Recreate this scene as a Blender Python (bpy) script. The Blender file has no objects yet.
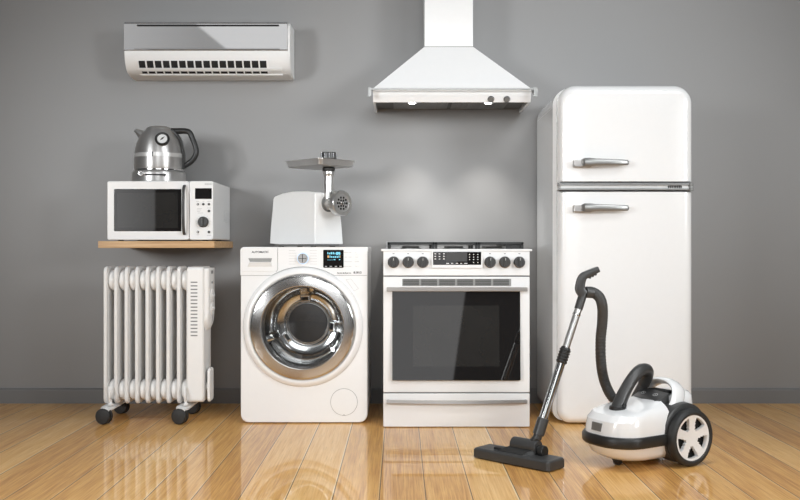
import bpy, bmesh, math, random
from mathutils import Vector, Matrix
random.seed(7)
PI = math.pi
C = bpy.context.scene.collection
F = 935.0          # focal length of the camera in pixels of an 800 px wide frame
HZ = 0.84          # camera height
YC = -5.0          # camera distance from the back wall

# ------------------------------------------------------------------ materials
def new_mat(name):
    m = bpy.data.materials.new(name); m.use_nodes = True
    nt = m.node_tree
    return m, nt, nt.nodes['Principled BSDF']

def pmat(name, col, rough=0.4, metal=0.0, coat=0.0, spec=0.5, noise=0.02, nscale=40.0, bump=0.0, stretch=(1, 1, 1), rnoise=0.0):
    m, nt, b = new_mat(name)
    N, L = nt.nodes, nt.links
    tc = N.new('ShaderNodeTexCoord'); mp = N.new('ShaderNodeMapping'); mp.inputs['Scale'].default_value = stretch
    no = N.new('ShaderNodeTexNoise'); no.inputs['Scale'].default_value = nscale; no.inputs['Detail'].default_value = 4
    L.new(tc.outputs['Object'], mp.inputs['Vector']); L.new(mp.outputs[0], no.inputs['Vector'])
    cr = N.new('ShaderNodeValToRGB')
    cr.color_ramp.elements[0].position = .3; cr.color_ramp.elements[1].position = .7
    cr.color_ramp.elements[0].color = (*[c * (1 - noise) for c in col], 1)
    cr.color_ramp.elements[1].color = (*[min(1, c * (1 + noise)) for c in col], 1)
    L.new(no.outputs['Fac'], cr.inputs['Fac']); L.new(cr.outputs['Color'], b.inputs['Base Color'])
    b.inputs['Roughness'].default_value = rough; b.inputs['Metallic'].default_value = metal
    b.inputs['Coat Weight'].default_value = coat; b.inputs['Coat Roughness'].default_value = .04
    b.inputs['Specular IOR Level'].default_value = spec
    if rnoise:
        mr = N.new('ShaderNodeMapRange'); mr.inputs['To Min'].default_value = max(0, rough - rnoise); mr.inputs['To Max'].default_value = rough + rnoise
        L.new(no.outputs['Fac'], mr.inputs['Value']); L.new(mr.outputs[0], b.inputs['Roughness'])
    if bump:
        bp = N.new('ShaderNodeBump'); bp.inputs['Strength'].default_value = bump; bp.inputs['Distance'].default_value = .002
        L.new(no.outputs['Fac'], bp.inputs['Height']); L.new(bp.outputs[0], b.inputs['Normal'])
    return m

M = {}
M['enamel'] = pmat('white_enamel', (.84, .84, .84), .22, coat=.3, noise=.006)
M['plastic'] = pmat('white_plastic', (.84, .84, .835), .38, noise=.008)
M['fridge_white'] = pmat('fridge_enamel', (.84, .84, .84), .18, coat=.5, noise=.005)
M['rad_white'] = pmat('radiator_enamel', (.84, .835, .825), .3, noise=.008)
M['rad_side'] = pmat('radiator_plastic', (.84, .835, .825), .42, noise=.008)
M['vac_white'] = pmat('vacuum_white', (.85, .85, .85), .18, coat=.6, noise=.004)
M['chrome'] = pmat('chrome', (.80, .79, .78), .09, metal=1, noise=.01)
M['satin'] = pmat('satin_chrome', (.56, .555, .545), .28, metal=.9, noise=.02)
M['tube_steel'] = pmat('tube_steel', (.48, .475, .47), .15, metal=1, noise=.02)
M['steel'] = pmat('brushed_steel', (.58, .575, .57), .3, metal=.85, noise=.02, nscale=60)
M['bar_steel'] = pmat('bar_steel', (.47, .45, .435), .33, metal=1, noise=.05, nscale=25, stretch=(.3, 30, 30), rnoise=.05)
M['drum'] = pmat('drum_steel', (.66, .66, .66), .15, metal=1, noise=.02, nscale=25)
M['drum_disc'] = pmat('drum_disc', (.085, .085, .09), .35, metal=.6, noise=.05)
M['black'] = pmat('black_plastic', (.018, .018, .018), .38, noise=.08)
M['hose'] = pmat('hose_grey', (.06, .06, .06), .42, noise=.06)
M['dark'] = pmat('dark_grey_plastic', (.045, .045, .045), .36, noise=.06)
M['rubber'] = pmat('black_rubber', (.02, .02, .02), .55, noise=.1, nscale=80)
M['hole'] = pmat('dark_recess', (.012, .012, .012), .8, noise=.1)
M['vent_frame'] = pmat('vent_frame_grey', (.30, .30, .29), .4, metal=.3, noise=.03)
M['vent_dark'] = pmat('vent_dark_grey', (.085, .085, .082), .5, noise=.05)
M['mesh_grey'] = pmat('grey_louvre', (.19, .19, .185), .4, metal=.3, noise=.05)
M['glass_black'] = pmat('black_glass', (.011, .010, .010), .015, noise=.1, spec=.8)
M['glass_grey'] = pmat('smoked_glass', (.024, .023, .022), .015, spec=.8, noise=.1, nscale=8)
M['screen'] = pmat('screen_grey', (.06, .06, .06), .2, noise=.05)
M['ac_panel'] = pmat('silver_panel', (.66, .66, .66), .02, metal=.85, coat=.3, noise=.005)
M['label_grey'] = pmat('print_grey', (.06, .06, .06), .5, noise=.05)
M['label_dim'] = pmat('print_light_grey', (.52, .52, .52), .5, noise=.05)
M['label_white'] = pmat('print_white', (.75, .75, .75), .5, noise=.03)
M['seam'] = pmat('seam_grey', (.22, .22, .22), .6, noise=.05)
M['trim_grey'] = pmat('trim_grey', (.30, .30, .30), .3, metal=.6, noise=.02)
M['handle_steel'] = pmat('handle_steel', (.30, .30, .295), .36, metal=.8, noise=.02)
M['band'] = pmat('water_window', (.66, .66, .65), .3, metal=.5, noise=.03)
M['cast_iron'] = pmat('cast_iron', (.02, .02, .02), .5, noise=.2, nscale=90, bump=.2)

def aniso(name, col, rough, amount, axis, metal=.85):
    m = pmat(name, col, rough, metal=1, noise=.03, nscale=160)
    nt = m.node_tree; b = nt.nodes['Principled BSDF']; b.inputs['Metallic'].default_value = metal
    tg = nt.nodes.new('ShaderNodeTangent'); tg.direction_type = 'RADIAL'; tg.axis = axis
    b.inputs['Anisotropic'].default_value = amount; b.inputs['Anisotropic Rotation'].default_value = .25; nt.links.new(tg.outputs[0], b.inputs['Tangent'])
    return m
M['ring_steel'] = aniso('turned_steel', (.60, .59, .58), .2, .85, 'Y', 1.0)
M['kettle_steel'] = aniso('kettle_brushed_steel', (.56, .55, .54), .36, .6, 'Z')
def emis(name, col, s):
    m, nt, b = new_mat(name)
    b.inputs['Base Color'].default_value = (*[c * .2 for c in col], 1)
    b.inputs['Emission Color'].default_value = (*col, 1); b.inputs['Emission Strength'].default_value = s
    return m
M['lamp'] = emis('lamp_lit', (1, .96, .9), 30)
M['lcd_blue'] = emis('lcd_blue', (.25, .75, .95), .9)
M['lcd_orange'] = emis('lcd_orange', (.9, .5, .2), .8)
M['led_ring'] = emis('led_ring', (.62, .78, 1.0), 1.1)

def clear_glass(name, tint, refl):
    m = bpy.data.materials.new(name); m.use_nodes = True; nt = m.node_tree; N, L = nt.nodes, nt.links
    N.remove(N['Principled BSDF'])
    t = N.new('ShaderNodeBsdfTransparent'); t.inputs[0].default_value = (*tint, 1)
    g = N.new('ShaderNodeBsdfGlossy'); g.inputs['Roughness'].default_value = .02
    fr = N.new('ShaderNodeFresnel'); fr.inputs[0].default_value = refl
    mx = N.new('ShaderNodeMixShader'); L.new(fr.outputs[0], mx.inputs[0]); L.new(t.outputs[0], mx.inputs[1]); L.new(g.outputs[0], mx.inputs[2])
    L.new(mx.outputs[0], N['Material Output'].inputs[0])
    return m
M['glass'] = clear_glass('porthole_glass', (.93, .94, .94), 1.45)

def wood_shelf():
    m, nt, b = new_mat('shelf_wood'); N, L = nt.nodes, nt.links
    tc = N.new('ShaderNodeTexCoord'); mp = N.new('ShaderNodeMapping'); mp.inputs['Scale'].default_value = (1.6, 30, 40)
    no = N.new('ShaderNodeTexNoise'); no.inputs['Scale'].default_value = 2.2; no.inputs['Detail'].default_value = 6
    L.new(tc.outputs['Object'], mp.inputs[0]); L.new(mp.outputs[0], no.inputs[0])
    cr = N.new('ShaderNodeValToRGB'); e = cr.color_ramp.elements
    e[0].position = .3; e[0].color = (.40, .215, .085, 1); e[1].position = .72; e[1].color = (.66, .44, .23, 1)
    L.new(no.outputs['Fac'], cr.inputs[0]); L.new(cr.outputs[0], b.inputs['Base Color']); b.inputs['Roughness'].default_value = .4
    return m
M['shelf'] = wood_shelf()

def wall_mat(name, col, rough, glossy=.3):
    m, nt, b = new_mat(name); N, L = nt.nodes, nt.links
    tc = N.new('ShaderNodeTexCoord')
    no = N.new('ShaderNodeTexNoise'); no.inputs['Scale'].default_value = 1.3; no.inputs['Detail'].default_value = 3
    fine = N.new('ShaderNodeTexNoise'); fine.inputs['Scale'].default_value = 220
    L.new(tc.outputs['Object'], no.inputs[0]); L.new(tc.outputs['Object'], fine.inputs[0])
    cr = N.new('ShaderNodeValToRGB'); e = cr.color_ramp.elements
    e[0].color = (*[c * .97 for c in col], 1); e[1].color = (*[c * 1.03 for c in col], 1)
    L.new(no.outputs['Fac'], cr.inputs[0]); L.new(cr.outputs[0], b.inputs['Base Color'])
    bp = N.new('ShaderNodeBump'); bp.inputs['Strength'].default_value = .06; bp.inputs['Distance'].default_value = .001
    L.new(fine.outputs['Fac'], bp.inputs['Height']); L.new(bp.outputs[0], b.inputs['Normal'])
    b.inputs['Roughness'].default_value = rough; b.inputs['Specular IOR Level'].default_value = glossy; b.inputs['IOR'].default_value = 1.55
    return m
M['wall'] = wall_mat('grey_wall_paint', (.243, .239, .237), .45, .8)
M['base'] = wall_mat('grey_trim_paint', (.19, .188, .187), .45)

def floor_mat():
    m, nt, b = new_mat('oak_planks'); N, L = nt.nodes, nt.links
    def math_(op, a, c=None):
        n = N.new('ShaderNodeMath'); n.operation = op
        for i, v in enumerate((a, c)):
            if v is None: continue
            if isinstance(v, (int, float)): n.inputs[i].default_value = v
            else: L.new(v, n.inputs[i])
        return n.outputs[0]
    tc = N.new('ShaderNodeTexCoord'); sp = N.new('ShaderNodeSeparateXYZ'); L.new(tc.outputs['Object'], sp.inputs[0])
    W = .1555
    sx = math_('DIVIDE', math_('ADD', sp.outputs['X'], .069 + 60 * W), W)
    idx = math_('FLOOR', sx); fr = math_('FRACT', sx)
    wn = N.new('ShaderNodeTexWhiteNoise'); wn.noise_dimensions = '1D'; L.new(idx, wn.inputs['W'])
    # grain: coordinates shifted per plank, stretched along the board
    sh = math_('MULTIPLY', wn.outputs['Value'], 37.0)
    cb = N.new('ShaderNodeCombineXYZ')
    L.new(math_('ADD', math_('MULTIPLY', sp.outputs['X'], 22.0), sh), cb.inputs[0])
    L.new(math_('ADD', math_('MULTIPLY', sp.outputs['Y'], 1.1), sh), cb.inputs[1])
    g1 = N.new('ShaderNodeTexNoise'); g1.inputs['Scale'].default_value = 1.2; g1.inputs['Detail'].default_value = 5; g1.inputs['Distortion'].default_value = .8
    L.new(cb.outputs[0], g1.inputs[0])
    cb2 = N.new('ShaderNodeCombineXYZ')
    L.new(math_('ADD', math_('MULTIPLY', sp.outputs['X'], 170.0), sh), cb2.inputs[0])
    L.new(math_('ADD', math_('MULTIPLY', sp.outputs['Y'], 4.0), sh), cb2.inputs[1])
    g2 = N.new('ShaderNodeTexNoise'); g2.inputs['Scale'].default_value = 1.0; g2.inputs['Detail'].default_value = 4
    L.new(cb2.outputs[0], g2.inputs[0])
    fac = math_('ADD', math_('ADD', math_('MULTIPLY', g1.outputs['Fac'], .42), math_('MULTIPLY', g2.outputs['Fac'], .52)), math_('MULTIPLY', math_('SUBTRACT', wn.outputs['Value'], .5), .22))
    cr = N.new('ShaderNodeValToRGB'); e = cr.color_ramp.elements
    e[0].position = .24; e[0].color = (.46, .20, .055, 1)
    e[1].position = .72; e[1].color = (.95, .62, .265, 1)
    k = cr.color_ramp.elements.new(.45); k.color = (.75, .405, .125, 1)
    L.new(fac, cr.inputs[0])
    cb3 = N.new('ShaderNodeCombineXYZ')
    L.new(math_('ADD', math_('MULTIPLY', sp.outputs['X'], 420.0), sh), cb3.inputs[0])
    L.new(math_('ADD', math_('MULTIPLY', sp.outputs['Y'], 7.0), sh), cb3.inputs[1])
    g3 = N.new('ShaderNodeTexNoise'); g3.inputs['Scale'].default_value = 1.0; g3.inputs['Detail'].default_value = 2
    L.new(cb3.outputs[0], g3.inputs[0])
    pore = N.new('ShaderNodeMapRange'); pore.inputs['From Min'].default_value = .56; pore.inputs['From Max'].default_value = .72
    L.new(math_('ADD', math_('MULTIPLY', g3.outputs['Fac'], .75), math_('MULTIPLY', g1.outputs['Fac'], .25)), pore.inputs['Value'])
    # seams: dark groove, pale strip beside it
    d = math_('ABSOLUTE', math_('SUBTRACT', fr, .5))
    seam = math_('GREATER_THAN', d, .490)
    pale = math_('MULTIPLY', math_('GREATER_THAN', d, .462), math_('GREATER_THAN', fr, .5))
    pf = math_('MULTIPLY', pale, math_('ADD', math_('MULTIPLY', wn.outputs['Value'], .7), .1))
    m1 = N.new('ShaderNodeMix'); m1.data_type = 'RGBA'
    m0 = N.new('ShaderNodeMix'); m0.data_type = 'RGBA'
    L.new(math_('MULTIPLY', pore.outputs[0], .7), m0.inputs[0]); L.new(cr.outputs[0], m0.inputs[6]); m0.inputs[7].default_value = (.38, .165, .05, 1)
    L.new(pf, m1.inputs[0]); L.new(m0.outputs[2], m1.inputs[6]); m1.inputs[7].default_value = (.95, .74, .46, 1)
    m2 = N.new('ShaderNodeMix'); m2.data_type = 'RGBA'
    L.new(math_('MULTIPLY', seam, .95), m2.inputs[0]); L.new(m1.outputs[2], m2.inputs[6]); m2.inputs[7].default_value = (.07, .038, .016, 1)
    L.new(m2.outputs[2], b.inputs['Base Color'])
    b.inputs['Roughness'].default_value = .4; b.inputs['Specular IOR Level'].default_value = .15
    b.inputs['Coat Weight'].default_value = .55; b.inputs['Coat Roughness'].default_value = .02; b.inputs['Coat IOR'].default_value = 1.55
    bp = N.new('ShaderNodeBump'); bp.inputs['Strength'].default_value = .06; bp.inputs['Distance'].default_value = .0015
    L.new(math_('SUBTRACT', math_('MULTIPLY', g2.outputs['Fac'], .4), seam), bp.inputs['Height']); L.new(bp.outputs[0], b.inputs['Normal'])
    return m
M['floor'] = floor_mat()

# ------------------------------------------------------------------ mesh helpers
def nb(): return bmesh.new()

def ids(bm): return set(bm.verts)

def xform(bm, before, mat):
    for v in bm.verts:
        if v not in before: v.co = mat @ v.co

def box(bm, x0, x1, y0, y1, z0, z1, bev=0.0, seg=2):
    pre = ids(bm)
    r = bmesh.ops.create_cube(bm, size=1)
    vs = r['verts']
    for v in vs:
        v.co = Vector((x0 + (v.co.x + .5) * (x1 - x0), y0 + (v.co.y + .5) * (y1 - y0), z0 + (v.co.z + .5) * (z1 - z0)))
    if bev:
        es = list({e for v in vs for e in v.link_edges})
        bmesh.ops.bevel(bm, geom=es, offset=bev, segments=seg, profile=.5, affect='EDGES', clamp_overlap=True)
    return pre

def rrect(x0, x1, z0, z1, r, n=6):
    """rounded rectangle outline; r is one radius or (bottom-left, bottom-right, top-right, top-left)"""
    if not isinstance(r, (tuple, list)): r = (r,) * 4
    pts = []
    for (cx, cz, rr, a0) in ((x0, z0, r[0], 180), (x1, z0, r[1], 270), (x1, z1, r[2], 0), (x0, z1, r[3], 90)):
        ox = cx + rr if cx == x0 else cx - rr
        oz = cz + rr if cz == z0 else cz - rr
        for k in range(n + 1):
            a = math.radians(a0 + 90 * k / n)
            pts.append((ox + rr * math.cos(a), oz + rr * math.sin(a)))
    return pts

def loops_mesh(bm, loops, cap0=True, cap1=True, closed=True):
    vl = [[bm.verts.new(p) for p in lp] for lp in loops]
    n = len(vl[0])
    for a, b in zip(vl, vl[1:]):
        for i in range(n if closed else n - 1):
            j = (i + 1) % n
            try: bm.faces.new((a[i], a[j], b[j], b[i]))
            except ValueError: pass
    if cap0: bm.faces.new(list(reversed(vl[0])))
    if cap1: bm.faces.new(vl[-1])
    return vl

def slab(bm, x0, x1, z0, z1, yb, yf, r=.01, bev=.004, seg=3, n=6, back_bev=0.0, crown=0.0):
    """rounded rectangular panel facing -Y, from y=yb (back) to y=yf (front)"""
    if not isinstance(r, (tuple, list)): r = (r,) * 4
    def lp(ins, y):
        rr = tuple(max(q - ins, .0004) for q in r)
        return [(x, y, z) for x, z in rrect(x0 + ins, x1 - ins, z0 + ins, z1 - ins, rr, n)]
    L = []
    if back_bev:
        for k in range(seg): 
            a = k / seg * PI / 2
            L.append(lp(back_bev * (1 - math.sin(a)), yb - back_bev * (1 - math.cos(a))))
        L.append(lp(0, yb - back_bev))
    else: L.append(lp(0, yb))
    if bev:
        for k in range(seg + 1):
            a = k / seg * PI / 2
            L.append(lp(bev * (1 - math.cos(a)), yf + bev - bev * math.sin(a)))
    else: L.append(lp(0, yf))
    if crown:
        w = min(x1 - x0, z1 - z0) * .5
        for t in (.2, .45, .7, .9):
            L.append(lp(bev + (w - bev) * t * .95, yf - crown * math.sin(t * PI / 2)))
    loops_mesh(bm, L)

def prism(bm, pts, a0, a1, axis='y'):
    """extrude a 2D outline: axis y -> pts are (x,z); axis x -> pts are (y,z); axis z -> pts are (x,y)"""
    def f(p, a):
        return {'y': (p[0], a, p[1]), 'x': (a, p[0], p[1]), 'z': (p[0], p[1], a)}[axis]
    loops_mesh(bm, [[f(p, a0) for p in pts], [f(p, a1) for p in pts]])

def basis(axis):
    z = Vector(axis).normalized()
    t = Vector((0, 0, 1)) if abs(z.z) < .9 else Vector((1, 0, 0))
    x = t.cross(z).normalized(); y = z.cross(x)
    return x, y, z

def lathe(bm, prof, c=(0, 0, 0), axis=(0, 0, 1), n=48, cap=True):
    """prof: list of (radius, distance along the axis)"""
    x, y, z = basis(axis); c = Vector(c); rows = []
    for r, h in prof:
        if r < 1e-6: rows.append([bm.verts.new(c + z * h)])
        else: rows.append([bm.verts.new(c + z * h + (x * math.cos(2 * PI * k / n) + y * math.sin(2 * PI * k / n)) * r) for k in range(n)])
    for a, b in zip(rows, rows[1:]):
        for i in range(n):
            j = (i + 1) % n
            if len(a) == 1 and len(b) == 1: continue
            if len(a) == 1: bm.faces.new((a[0], b[j], b[i]))
            elif len(b) == 1: bm.faces.new((a[i], a[j], b[0]))
            else: bm.faces.new((a[i], a[j], b[j], b[i]))
    if cap:
        if len(rows[0]) > 1: bm.faces.new(list(reversed(rows[0])))
        if len(rows[-1]) > 1: bm.faces.new(rows[-1])

def cyl(bm, p0, p1, r, bev=.002, n=32, r1=None):
    p0, p1 = Vector(p0), Vector(p1); h = (p1 - p0).length; r1 = r if r1 is None else r1
    b = min(bev, h * .4, r * .4)
    lathe(bm, [(r - b, 0), (r - b * .3, b * .3), (r, b), (r1, h - b), (r1 - b * .3, h - b * .3), (r1 - b, h)], p0, p1 - p0, n)

def catmull(pts, sub=8):
    P = [Vector(p) for p in pts]; P = [P[0] * 2 - P[1]] + P + [P[-1] * 2 - P[-2]]
    out = []
    for i in range(1, len(P) - 2):
        for k in range(sub):
            t = k / sub
            out.append(.5 * ((2 * P[i]) + (P[i + 1] - P[i - 1]) * t + (2 * P[i - 1] - 5 * P[i] + 4 * P[i + 1] - P[i + 2]) * t * t + (3 * P[i] - P[i - 1] - 3 * P[i + 1] + P[i + 2]) * t ** 3))
    out.append(P[-2]); return out

def tube(bm, pts, r, n=16, rfun=None, cap=True, flat=1.0):
    """sweep a circle (flattened by flat along the binormal) along pts"""
    P = [Vector(p) for p in pts]; rows = []
    t0 = (P[1] - P[0]).normalized(); x, y, _ = basis(t0)
    for i, p in enumerate(P):
        t = (P[min(i + 1, len(P) - 1)] - P[max(i - 1, 0)]).normalized()
        x = (x - t * x.dot(t)).normalized(); y = t.cross(x)
        rr = rfun(i / (len(P) - 1)) if rfun else r
        rows.append([p + (x * math.cos(2 * PI * k / n) + y * math.sin(2 * PI * k / n) * flat) * rr for k in range(n)])
    loops_mesh(bm, rows, cap, cap)

def ribbon(bm, pts, wvec, thick):
    """rectangular strip swept along pts; wvec is the half width vector, thickness in the plane of the path"""
    P = [Vector(p) for p in pts]; w = Vector(wvec); rows = []
    for i, p in enumerate(P):
        t = (P[min(i + 1, len(P) - 1)] - P[max(i - 1, 0)]).normalized()
        nrm = t.cross(w).normalized() * (thick / 2 if not callable(thick) else thick(i / (len(P) - 1)) / 2)
        rows.append([p + w * .8 + nrm, p + w + nrm * .5, p + w - nrm * .5, p + w * .8 - nrm, p - w * .8 - nrm, p - w - nrm * .5, p - w + nrm * .5, p - w * .8 + nrm])
    loops_mesh(bm, rows)

def text(bm, s, size, loc, mat=None, align='CENTER', squash=1.0):
    cu = bpy.data.curves.new('txt', 'FONT'); cu.body = s; cu.size = size; cu.extrude = .0004; cu.align_x = align; cu.align_y = 'CENTER'
    cu.offset = size * .03
    ob = bpy.data.objects.new('txt', cu); C.objects.link(ob)
    bpy.context.view_layer.update()
    me = bpy.data.meshes.new_from_object(ob.evaluated_get(bpy.context.evaluated_depsgraph_get()))
    R = Matrix.Translation(loc) @ Matrix.Rotation(PI / 2, 4, 'X') @ Matrix.Diagonal((squash, 1, 1, 1))
    me.transform(R); bm.from_mesh(me)
    bpy.data.objects.remove(ob); bpy.data.curves.remove(cu); bpy.data.meshes.remove(me)

def obj(name, bm, mat, parent=None, ang=38, subsurf=0):
    """link bm (world coordinates) as one mesh object under parent"""
    bmesh.ops.remove_doubles(bm, verts=bm.verts, dist=1e-6)
    bmesh.ops.recalc_face_normals(bm, faces=bm.faces)
    me = bpy.data.meshes.new(name); 
    if parent is not None:
        W = Matrix.Identity(4); p = parent
        while p is not None: W = p.matrix_basis @ W; p = p.parent
        bm.transform(W.inverted())
    bm.to_mesh(me); bm.free()
    for p in me.polygons: p.use_smooth = True
    me.set_sharp_from_angle(angle=math.radians(ang))
    me.materials.append(mat)
    o = bpy.data.objects.new(name, me); C.objects.link(o)
    if parent is not None: o.parent = parent
    wn = o.modifiers.new('weighted_normals', 'WEIGHTED_NORMAL'); wn.keep_sharp = True; wn.weight = 80
    if subsurf:
        s = o.modifiers.new('smooth', 'SUBSURF'); s.levels = subsurf; s.render_levels = subsurf
    return o

def thing(name, label, cat, loc, rz=0.0):
    o = bpy.data.objects.new(name, None); C.objects.link(o); o.empty_display_size = .05
    o.location = loc; o.rotation_euler = (0, 0, rz); o['label'] = label; o['category'] = cat
    o.matrix_basis = Matrix.Translation(loc) @ Matrix.Rotation(rz, 4, 'Z')
    return o

def struct(name, bm, mat):
    o = obj(name, bm, mat); o['kind'] = 'structure'; return o

class At:
    """world point of a place d metres in front of the lens, read off the photograph"""
    def __init__(s, d): s.k = d / F; s.y = YC + d
    def x(s, px): return (px - 400) * s.k
    def z(s, py): return HZ + (246 - py) * s.k
    def p(s, px, py): return Vector((s.x(px), s.y, s.z(py)))

# ------------------------------------------------------------------ setting
bm = nb(); box(bm, -4.2, 4.2, 0, .12, -.05, 2.9); struct('wall_back', bm, M['wall'])
bm = nb(); box(bm, -4.2, 4.2, -4.6, 0.0, -.05, 0); struct('floor', bm, M['floor'])
bm = nb()
prism(bm, [(-.014, 0), (0, 0), (0, .080), (-.006, .080), (-.012, .074), (-.014, .068)], -4.2, 4.2, 'x'); struct('baseboard_back', bm, M['base'])

# ------------------------------------------------------------------ air conditioner
def air_conditioner():
    a = At(4.8); x0, x1 = a.x(124), a.x(287.6)
    t = thing('air_conditioner', 'white split air conditioner with silver front panel, high on the wall above the kettle', 'air conditioner', ((x0 + x1) / 2, 0, 1.72))
    low = [(-.2, 1.842), (-.199, 1.826), (-.195, 1.805), (-.186, 1.78), (-.170, 1.757), (-.145, 1.740), (-.11, 1.730), (-.06, 1.725), (-.001, 1.724)]
    prof = [(-.001, 1.992), (-.150, 1.992), (-.168, 1.990), (-.178, 1.983), (-.184, 1.97)] + [(-.184, 1.847)] + low
    bm = nb(); prism(bm, prof, x0 + .002, x1, 'x'); body = obj('body', bm, M['plastic'], t)
    bm = nb()
    pp = [(-.1835, 1.845), (-.1835, 1.97), (-.176, 1.987), (-.165, 1.9935), (-.17, 1.9965), (-.186, 1.994), (-.196, 1.988), (-.2, 1.98), (-.2, 1.849), (-.198, 1.845)]
    prism(bm, pp, x0, x1 - .001, 'x'); pan = obj('front_panel', bm, M['ac_panel'], t, 30)
    bm = nb(); box(bm, a.x(137), a.x(279), -.2012, -.197, a.z(26.4), a.z(24.6)); obj('intake_slot', bm, M['hole'], pan)
    bm = nb(); box(bm, a.x(134), a.x(280), -.2015, -.198, a.z(49.4), a.z(48.6)); obj('panel_gap', bm, M['seam'], pan)
    # right end cap following the whole profile
    bm = nb()
    cap = [(-.001, 1.994), (-.15, 1.994), (-.18, 1.987), (-.194, 1.972), (-.2, 1.952)] + low
    prism(bm, cap, x1 + .0005, x1 + .012, 'x')
    es = [e for e in bm.edges if abs(e.verts[0].co.x - (x1 + .012)) < 1e-5 and abs(e.verts[1].co.x - (x1 + .012)) < 1e-5]
    bmesh.ops.bevel(bm, geom=es, offset=.005, segments=3, affect='EDGES', clamp_overlap=True)
    obj('end_cap', bm, M['plastic'], t)
    # outlet on the curved underside
    def cur(s):  # s 0..1 along the outlet arc
        A = [(-.1925, 1.797), (-.186, 1.78), (-.170, 1.757), (-.145, 1.740), (-.118, 1.7315)]
        f = s * 4; i = min(int(f), 3); u = f - i
        return A[i][0] + (A[i + 1][0] - A[i][0]) * u, A[i][1] + (A[i + 1][1] - A[i][1]) * u
    ox0, ox1 = a.x(137.5), a.x(267)
    bm = nb()
    def strip(bm, s0, s1, xa, xb, off, th):
        pts = []
        for k in range(9):
            s = s0 + (s1 - s0) * k / 8; y, z = cur(s); y2, z2 = cur(min(1, s + .01)); y1, z1 = cur(max(0, s - .01))
            ty, tz = y2 - y1, z2 - z1; l = math.hypot(ty, tz); ny, nz = tz / l, -ty / l
            pts.append((y, z, ny, nz))
        pr = [(y + ny * off, z + nz * off) for y, z, ny, nz in pts] + [(y + ny * (off + th), z + nz * (off + th)) for y, z, ny, nz in reversed(pts)]
        prism(bm, pr, xa, xb, 'x')
    strip(bm, .0, .96, ox0 - .012, a.x(281.5), -.003, .0045); frame = obj('outlet_tray', bm, M['plastic'], t)
    bm = nb(); strip(bm, .06, .46, ox0, ox1, .0016, .0006); strip(bm, .60, .80, ox0 + .01, ox1, .0016, .0006); obj('outlet_opening', bm, M['hole'], t)
    for k in range(17):
        xx = ox0 + (ox1 - ox0) * k / 16
        bm = nb(); strip(bm, .05, .47, xx - .004, xx + .003, .0012, .006); strip(bm, .59, .81, xx - .003, xx + .003, .0012, .004)
        obj('vane', bm, M['plastic'], t)
    bm = nb(); strip(bm, .46, .60, ox0 - .006, a.x(281), .003, .006); obj('louver', bm, M['plastic'], t)
    bm = nb(); strip(bm, .84, .95, ox0 - .002, a.x(281), .003, .005); obj('louver', bm, M['plastic'], t)
air_conditioner()

# ------------------------------------------------------------------ shelf, microwave, kettle
def shelf():
    bm = nb(); box(bm, -1.4535, -.893, -.5, -.0005, .8305, .864, .002)
    o = obj('wall_shelf', bm, M['shelf']); o['label'] = 'light wood floating wall shelf under the white microwave'; o['category'] = 'shelf'
shelf()

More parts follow.
